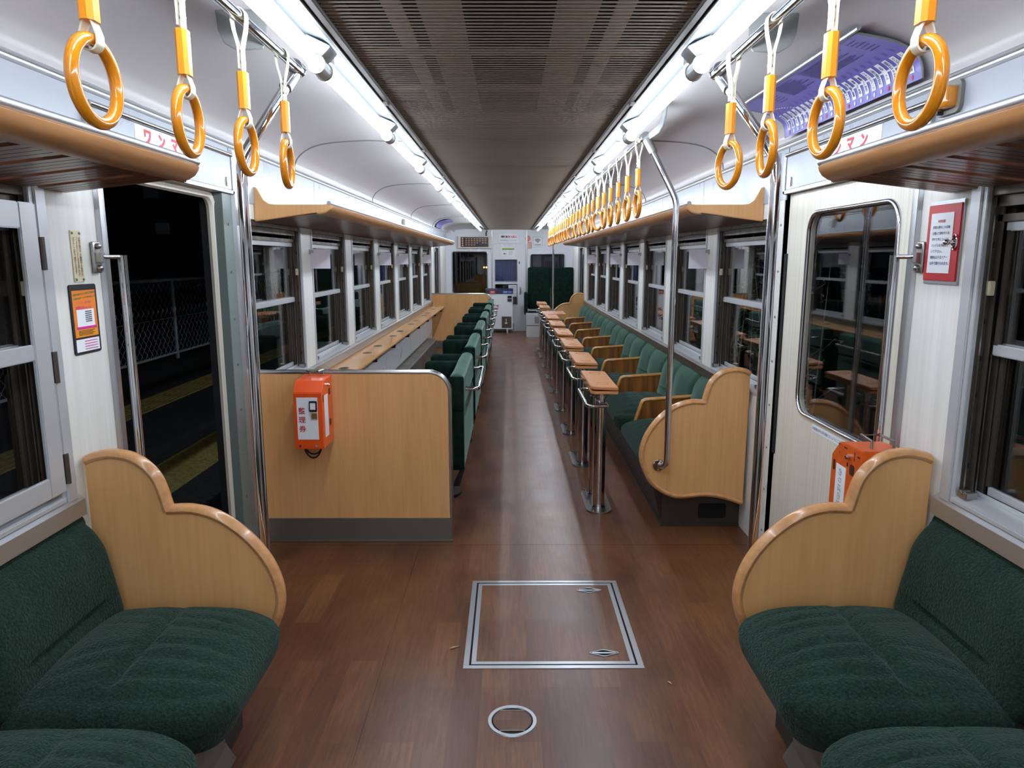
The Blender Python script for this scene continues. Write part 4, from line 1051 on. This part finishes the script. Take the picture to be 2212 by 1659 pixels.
q_ = MB(); map_text(q_, '一畑電車 路線図', .28, .272, w_=.13, bold=.02); q_.build('map_title', PURPLED, t, smooth=0, recalc=False)
mw.build('route_line', INKW, t, smooth=0, recalc=False); mk.build('map_print', PURPLED, t, smooth=0, recalc=False)
m = MB(); m.tube([onmap(Y0m-.05, LA, .003), onmap(Y1m+.01, LA, .003)], .007, 8); m.build('top_strip', ALU, t)
for q_ in (Y0m-.003, Y1m+.003): MB().tube([onmap(q_, cum[i], .002) for i in range(N)], .004, 6).build('side_strip', GREY, t)
t = thing('far_route_map', 'small purple map sheet on the far left coved ceiling', 'route map', (0,0,0))
m = MB(); v = []
for lift in (0,.004):
    for y in (12.75, 13.7):
        for i in range(N): q = onmap(y, cum[i], lift); v.append((-q.x, q.y, q.z))
m.add(v, f[:0]+[q for i in range(N-1) for q in ((i, N+i, N+i+1, i+1), (2*N+i, 2*N+i+1, 3*N+i+1, 3*N+i), (i, i+1, 2*N+i+1, 2*N+i), (N+i, 3*N+i, 3*N+i+1, N+i+1))]).build('map_sheet', PURPLE, t, smooth=30)
m = MB()
for z in range(6):
    a = [onmap(y, .04+.035*z+d, .0055) for y, d in ((12.8,0),(13.6,0),(13.6,.008),(12.8,.008))]; m.add([(-q.x,q.y,q.z) for q in a], [(0,1,2,3)])
m.build('small_print', PURPLED, t, recalc=False, smooth=0)

# ------------------------------------------------------------------ things at the far end
t = thing('fare_display', 'fare display board with rows of glowing red figures above the left cab window', 'display', (-.715, YE-.06, 1.843))
bx(-.345,.345,0,.058,-.125,.125).build('display_case', BEIGEP, t, bevel=.006)
bx(-.285,.285,-.003,.01,-.098,.10).build('display_screen', DISPLAYK, t)
m = MB(); rr_ = random.Random(2)
for r in range(4):
    for c in range(8):
        if r == 2 and c in (5,) or r == 3 and c > 3: continue
        x = -.19+.057*c; z = .066-.041*r
        m.box(x,x+.034,-.005,-.003,z-.006,z+.008)
m.build('lit_figures', LEDR, t)
m = MB()
for k in range(4): m.box(-.262,-.232,-.005,-.003,.055-.046*k,.085-.046*k)
m.build('lit_title', LEDR, t)
m = MB()
for x in (-.345,.335): m.box(x,x+.012,-.004,.0,-.11,.11)
m.build('case_edge', STEEL, t)
MB().tube([(.24,.02,.125),(.24,.02,.19),(.26,.02,.235)], .012, 8).build('power_cable', RUBBER, t)
def sign(name, label, cat, x0,x1,z0,z1, m_, y=YE-.003):
    t = thing(name, label, cat, ((x0+x1)/2, y, (z0+z1)/2)); bx(-(x1-x0)/2,(x1-x0)/2,0,.003,-(z1-z0)/2,(z1-z0)/2).build('sign_plate', m_, t); return t
E = ((1,0,0),(0,0,1))
t = sign('no_entry_sign', 'white cab notice with black and red characters above the cab door', 'sign', -.21, .182, 1.848, 2.005, PAPER)
text('black_lettering', '運転室', INKK, t, (-.087,0,.028), *E, w=.142, bold=.03); text('red_lettering', '立入禁止', INKR, t, (.082,0,.028), *E, w=.19, bold=.03)
text('small_lettering', '運転中 乗務員に話しかけないで下さい', INKK, t, (0,0,-.042), *E, w=.34, bold=.01)
t = sign('wheelchair_notice', 'white notice with yellow-green band on the cab door', 'notice', -.17, .128, 1.548, 1.738, PAPER, YE+.0)
MB().box(-.128,.128,-.001,0,.047,.068).build('green_band', INKG, t); MB().box(-.128,.128,-.001,0,.068,.082).build('yellow_band', mat('band_yellow', (220,210,80), .5), t)
m = MB(); m.prism([(-.115,-.045),(-.035,-.045),(-.05,-.03),(-.065,-.033),(-.08,-.018),(-.1,-.038)], 'y', -.001, 0); m.build('picture', INKK, t)
bars('small_print', GREY, t, (0,0,0), *E, [(-.115,-.03,.022,.027)]+[(.01,.10-.02*(i%2),.022-.016*i,.026-.016*i) for i in range(6)])
t = sign('door_label', 'thin white strip label at the top of the cab door', 'label', -.16, .12, 1.765, 1.80, PAPER, YE+.0)
bars('small_print', GREY, t, (0,0,0), *E, [(-.12,.08,.003,.007),(-.10,.10,-.008,-.005)])
t = sign('taped_notice', 'white notice taped inside the lower pane of the cab door', 'notice', -.015, .165, .72, .965, PAPER, YE+.010)
bars('small_print', GREY, t, (0,0,0), *E, [(-.07,.07,.09-.024*i,.096-.024*i) for i in range(5)])
t = thing('chime_box', 'small pale box on the left frieze above the long shelf', 'box', (-1.304, 8.9, 1.93)); MB().rbox((.018,0,0), (.036,.06,.10), .008, seg=(2,3,4)).build('housing', BEIGEP, t); bx(.036,.038,-.02,.02,-.035,.035).build('grille', GREY, t)
t = sign('paper_note', 'small white paper note hanging below the fare display', 'note', -.81, -.60, 1.655, 1.725, PAPER, YE-.018)
bars('small_print', GREY, t, (0,0,0), *E, [(-.08,.07,.012,.020),(-.08,.03,-.012,-.005)])
t = sign('wifi_sign', 'white sign with brown wireless arcs right of the cab door', 'sign', .495, .685, 1.745, 1.95, PAPER)
m = MB()
for r in (.03,.052,.074): m.tube([(r*math.sin(a), -.001, -.015+r*math.cos(a)) for a in [(-.9+1.8*i/12) for i in range(13)]], .006, 6)
m.ball((0,-.001,-.012), .010, 6); m.build('wireless_arcs', INKBR, t)
bars('small_print', GREY, t, (0,0,0), *E, [(-.07,.07,-.058,-.048),(-.07,.07,-.078,-.070)])
bars('border', GREY, t, (0,0,0), *E, [(-.095,.095,.099,.1025),(-.095,.095,-.1025,-.099),(-.095,-.0915,-.10,.10),(.0915,.095,-.10,.10)])
t = sign('orange_sign', 'small square orange-brown sign below the round red sticker', 'sign', .34, .462, 1.718, 1.838, mat('sign_rust', (196,92,40), .5))
bars('small_print', INKW, t, (0,0,0), *E, [(-.05,.05,.03-.026*i,.042-.026*i) for i in range(4)])
t = thing('round_sticker', 'round pale red sticker above the orange-brown sign', 'sticker', (.385, YE-.003, 1.918))
MB().prism([(.055*math.cos(2*PI*i/30),.062*math.sin(2*PI*i/30)) for i in range(30)], 'y', 0, .003).build('sticker_disc', mat('sticker_red', (222,110,92), .5), t)
bars('small_print', INKW, t, (0,0,0), *E, [(-.03,.03,.012,.018),(-.025,.03,-.010,-.004),(-.02,.02,-.03,-.025)])
t = thing('fare_box', 'white fare box with red and blue top labels in front of the cab door', 'fare box', (-.20, 14.62, 0))
m = MB(); m.prism([(0,.075),(.30,.075),(.30,.80),(.0,.80)], 'x', -.275, .272); m.build('cabinet', WHITE, t, bevel=.006)
m = MB(); m.prism([(-.012,.80),(.30,.80),(.30,.90),(.06,.90),(-.012,.865)], 'x', -.285, .278); m.build('top_panel', NAVY, t, bevel=.004)
bx(-.20,-.085,-.016,-.012,.803,.862).build('red_label', REDL, t); text('label_lettering', '運賃', INKW, t, (-.142,-.0162,.834), *E, w=.07)
bx(.06,.262,-.016,-.012,.803,.862).build('blue_label', BLUEL, t); text('label_lettering', '両替', INKW, t, (.118,-.0162,.836), *E, w=.07)
bars('label_bar', INKW, t, (0,-.0162,0), *E, [(.17,.245,.838,.842),(.17,.245,.824,.826)])
m = MB(); m.box(.155,.26,-.004,0,.62,.765); m.build('coin_panel', PAPER, t, bevel=.002)
MB().box(.165,.252,-.008,-.002,.71,.758).build('screen', DISPLAYK, t); MB().box(.165,.252,-.012,-.002,.64,.70).build('coin_slot', NAVY, t, bevel=.003)
MB().box(.045,.245,-.004,.0,.10,.335).build('change_tray', DARKF, t, bevel=.004)
MB().box(.11,.16,-.007,-.003,.19,.21).box(.13,.142,-.007,-.003,.22,.29).build('tray_print', INKW, t)
m = MB(); m.box(-.262,.03,-.002,.0,.10,.36); m.cyl((-.03,-.002,.245),(-.03,-.008,.245),.012,10); m.build('lower_door', WHITE, t, bevel=.001)
l0 = MB().tube([(-.14,.02,0),(-.14,.02,.08)], [.012,.022], 8).build('foot', WHITE, t)
for x, y in ((.30,0),(0,.24),(.30,.24)): c = l0.copy(); COL.objects.link(c); c.parent = t; c.location = (x,y,0)
bx(.275,.30,.05,.2,.02,.18).build('cable_box', GREY, t, bevel=.003)
# folded green seats before the right cab window
t = thing('folding_seat_pair', 'pair of tall dark green seat backs in front of the right cab window', 'seat', (0,0,0))
for k, (a, b) in enumerate(((.376,.832),(.840,1.298))):
    MB().rbox(((a+b)/2, 14.55, .915), (b-a,.11,.84), .035, seg=(6,2,8)).build('backrest', PLUSHD, t, smooth=60)
    MB().rbox(((a+b)/2, 14.36, .42), (b-a,.26,.12), .04, seg=(6,4,2)).build('seat_cushion', PLUSHD, t, smooth=60)
MB().rbox((.335, 14.40, .62), (.07,.34,.45), .03, seg=(2,6,6)).build('armrest', PLUSHD, t, smooth=60)
bx(.38,1.29,14.30,14.58,.0,.36).build('seat_base', RUBBER, t)
MB().tube([(.38,14.22,.485),(1.29,14.22,.485)],.006,8).build('front_rail', STEEL, t)
t = thing('steel_box', 'dented stainless steel box on the floor beside the fare box', 'box', (.47, 13.76, 0))
bx(-.135,.62,0,.45,.0,.225).build('lower_case', ALUW, t, bevel=.004); bx(-.14,.625,-.006,.456,.232,.44).build('upper_case', ALUW, t, bevel=.004)
bx(.02,.30,-.008,-.004,.27,.40).build('patch_plate', GREY, t); bx(-.132,.618,.002,.45,.222,.235).build('seam', DARKF, t)

# ------------------------------------------------------------------ outside in the night
PZ = -.12
struct(bx(-7.5,-1.50,-4,40,PZ-.3,PZ).build('platform', ASPHALT, smooth=0), 'dark asphalt station platform beyond the open doorway', 'platform')
struct(bx(-30,30,-6,80,-1.3,-1.2).build('ground', SOIL, smooth=0), 'dark track bed around the train', 'ground')
for i, (xa, xb, lab) in enumerate(((-2.80,-2.37,'wide yellow tactile paving strip on the platform edge'),(-4.28,-3.88,'pale yellow tactile strip in the middle of the platform'))):
    t = thing('tactile_strip', lab, 'tactile paving', (0,0,0)); m = MB(); y = 2.0
    while y < 24: m.box(xa, xb, y+.004, y+.396, PZ, PZ+.006); y += .4
    m.build('paving_tiles', YELLOW, t)
    m = MB(); y = 2.0
    while y < 12:
        for a in range(6): 
            xx = xa+.05+.066*a
            if i: m.box(xx-.012, xx+.012, y+.04, y+.36, PZ+.006, PZ+.010)
            else:
                for b in range(6): m.tube([(xx,y+.035+.066*b,PZ+.005),(xx,y+.035+.066*b,PZ+.011)], [.014,.009], 6)
        y += .4
    m.build('raised_dots', YELLOW, t, smooth=0)
t = thing('platform_fence', 'pale steel and wire mesh fence along the back of the platform', 'fence', (-5.5, 0, PZ))
FZ0, FZ1 = .10, 1.29
for y in (7.7, 9.7, 11.7, 13.7, 15.7, 17.7):
    MB().cyl((0,y,0),(0,y,FZ1),.03,10).build('fence_post', FENCEP, t)
m = MB(); m.tube([(0,6,FZ1),(0,18,FZ1)], .024, 8); m.tube([(0,6,FZ0),(0,18,FZ0)], .02, 8); m.tube([(0,6,.68),(0,18,.68)], .006, 5)
m.build('fence_rail', FENCEP, t)
m = MB(); p_ = .075; y = 6.0
def seg(m, a, b, r=.0032):
    m.tube([a, b], r, 3, cap=False)
yy = 6.0
while yy < 18:                                  # chain link: zigzag wires
    H_ = FZ1-FZ0; n_ = int(H_/p_)
    m.tube([(.003*(1 if k % 2 else -1), yy+(p_ if k % 2 else 0), FZ0+H_*k/n_) for k in range(n_+1)], .0045, 3, cap=False)
    m.tube([(-.003*(1 if k % 2 else -1), yy+p_+(0 if k % 2 else p_), FZ0+H_*k/n_) for k in range(n_+1)], .0045, 3, cap=False)
    yy += p_*2
m.build('wire_mesh', FENCEP, t)
t = thing('added_platform_lamp', 'added unseen lamp post lighting the platform fence and strips', 'lamp', (-5.0, 3.2, PZ))  # lamp added out of view so the fence and yellow strips show
MB().cyl((0,0,0),(0,0,3.6),.045,12).build('post', FENCEP, t)
MB().rbox((.25,0,3.6),(.6,.16,.08),.03,seg=(4,2,2)).build('lamp_head', FENCEP, t)
bx(.05,.5,-.06,.06,3.553,3.559).build('lamp_lens', mat('added_lamp_light', (255,255,255), .4, emit=30, emit_rgb=(220,232,255)), t)
for i, (x, y, z, w_, h_, lab) in enumerate(((-6.1,12.8,2.03,.24,.19,'small pale board on a thin post beyond the fence, lower one'),(-6.3,12.9,2.65,.26,.20,'small pale board on a thin post beyond the fence, upper one'),(-6.2,16.6,2.35,.22,.40,'tall pale board on a thin post behind the doorway edge'))):
    t = thing('track_board', lab, 'board', (x,y,0)); bx(-w_/2,w_/2,-.01,.01,z-h_/2,z+h_/2).build('board', PAPER, t, bevel=.004); MB().cyl((-w_*.7,.02,-1.2),(-w_*.7,.02,z+h_*.3),.015,8).build('post', DARKF, t); bx(-w_*.75,0,.012,.03,z-.02,z+.02).build('board_arm', GREY, t)
for i, x in enumerate((-1.47,-1.33)):
    t = thing('station_lamp', 'small warm yellow lamp glowing far beyond the cab window, %s one' % ('left' if i == 0 else 'right'), 'lamp', (x, 42, 0))
    MB().ball((0,0,1.02), .045, 8).build('lamp_globe', WARM, t); MB().cyl((0,0,-1.2),(0,0,.93),.05,8).build('lamp_post', DARKF, t)
# twiggy shrub outside the right windows
t = thing('shrub', 'twiggy leafy shrub outside the right windows', 'shrub', (2.05, 6.3, -1.2)); rr_ = random.Random(11)
tw = MB(); lv = MB()
for k in range(26):
    a = Vector((rr_.uniform(-.15,.25), rr_.uniform(-.8,.8), 0)); b = a+Vector((rr_.uniform(-.35,.25), rr_.uniform(-.7,.7), rr_.uniform(1.9,3.0))); c = a.lerp(b,.5)+Vector((rr_.uniform(-.12,.12), rr_.uniform(-.2,.2), .1))
    pts = [a, c, b]; tw.tube(pts, [.012,.008,.003], 5)
    for q in range(10):
        p = c.lerp(b, rr_.random()); d = Vector((rr_.uniform(-1,1), rr_.uniform(-1,1), rr_.uniform(-.3,1))).normalized(); tw.tube([p, p+d*.16], .002, 3)
        for e in (.5,1.0):
            o = p+d*.16*e; u = Vector((rr_.uniform(-1,1), rr_.uniform(-1,1), rr_.uniform(-1,1))).normalized()*.035; w_ = d.cross(u).normalized()*.012
            lv.add([o, o+u*.5+w_, o+u, o+u*.5-w_], [(0,1,2,3)])
tw.build('branches', TWIG, t); o = lv.build('leaves', LEAF, t, recalc=False, smooth=0)
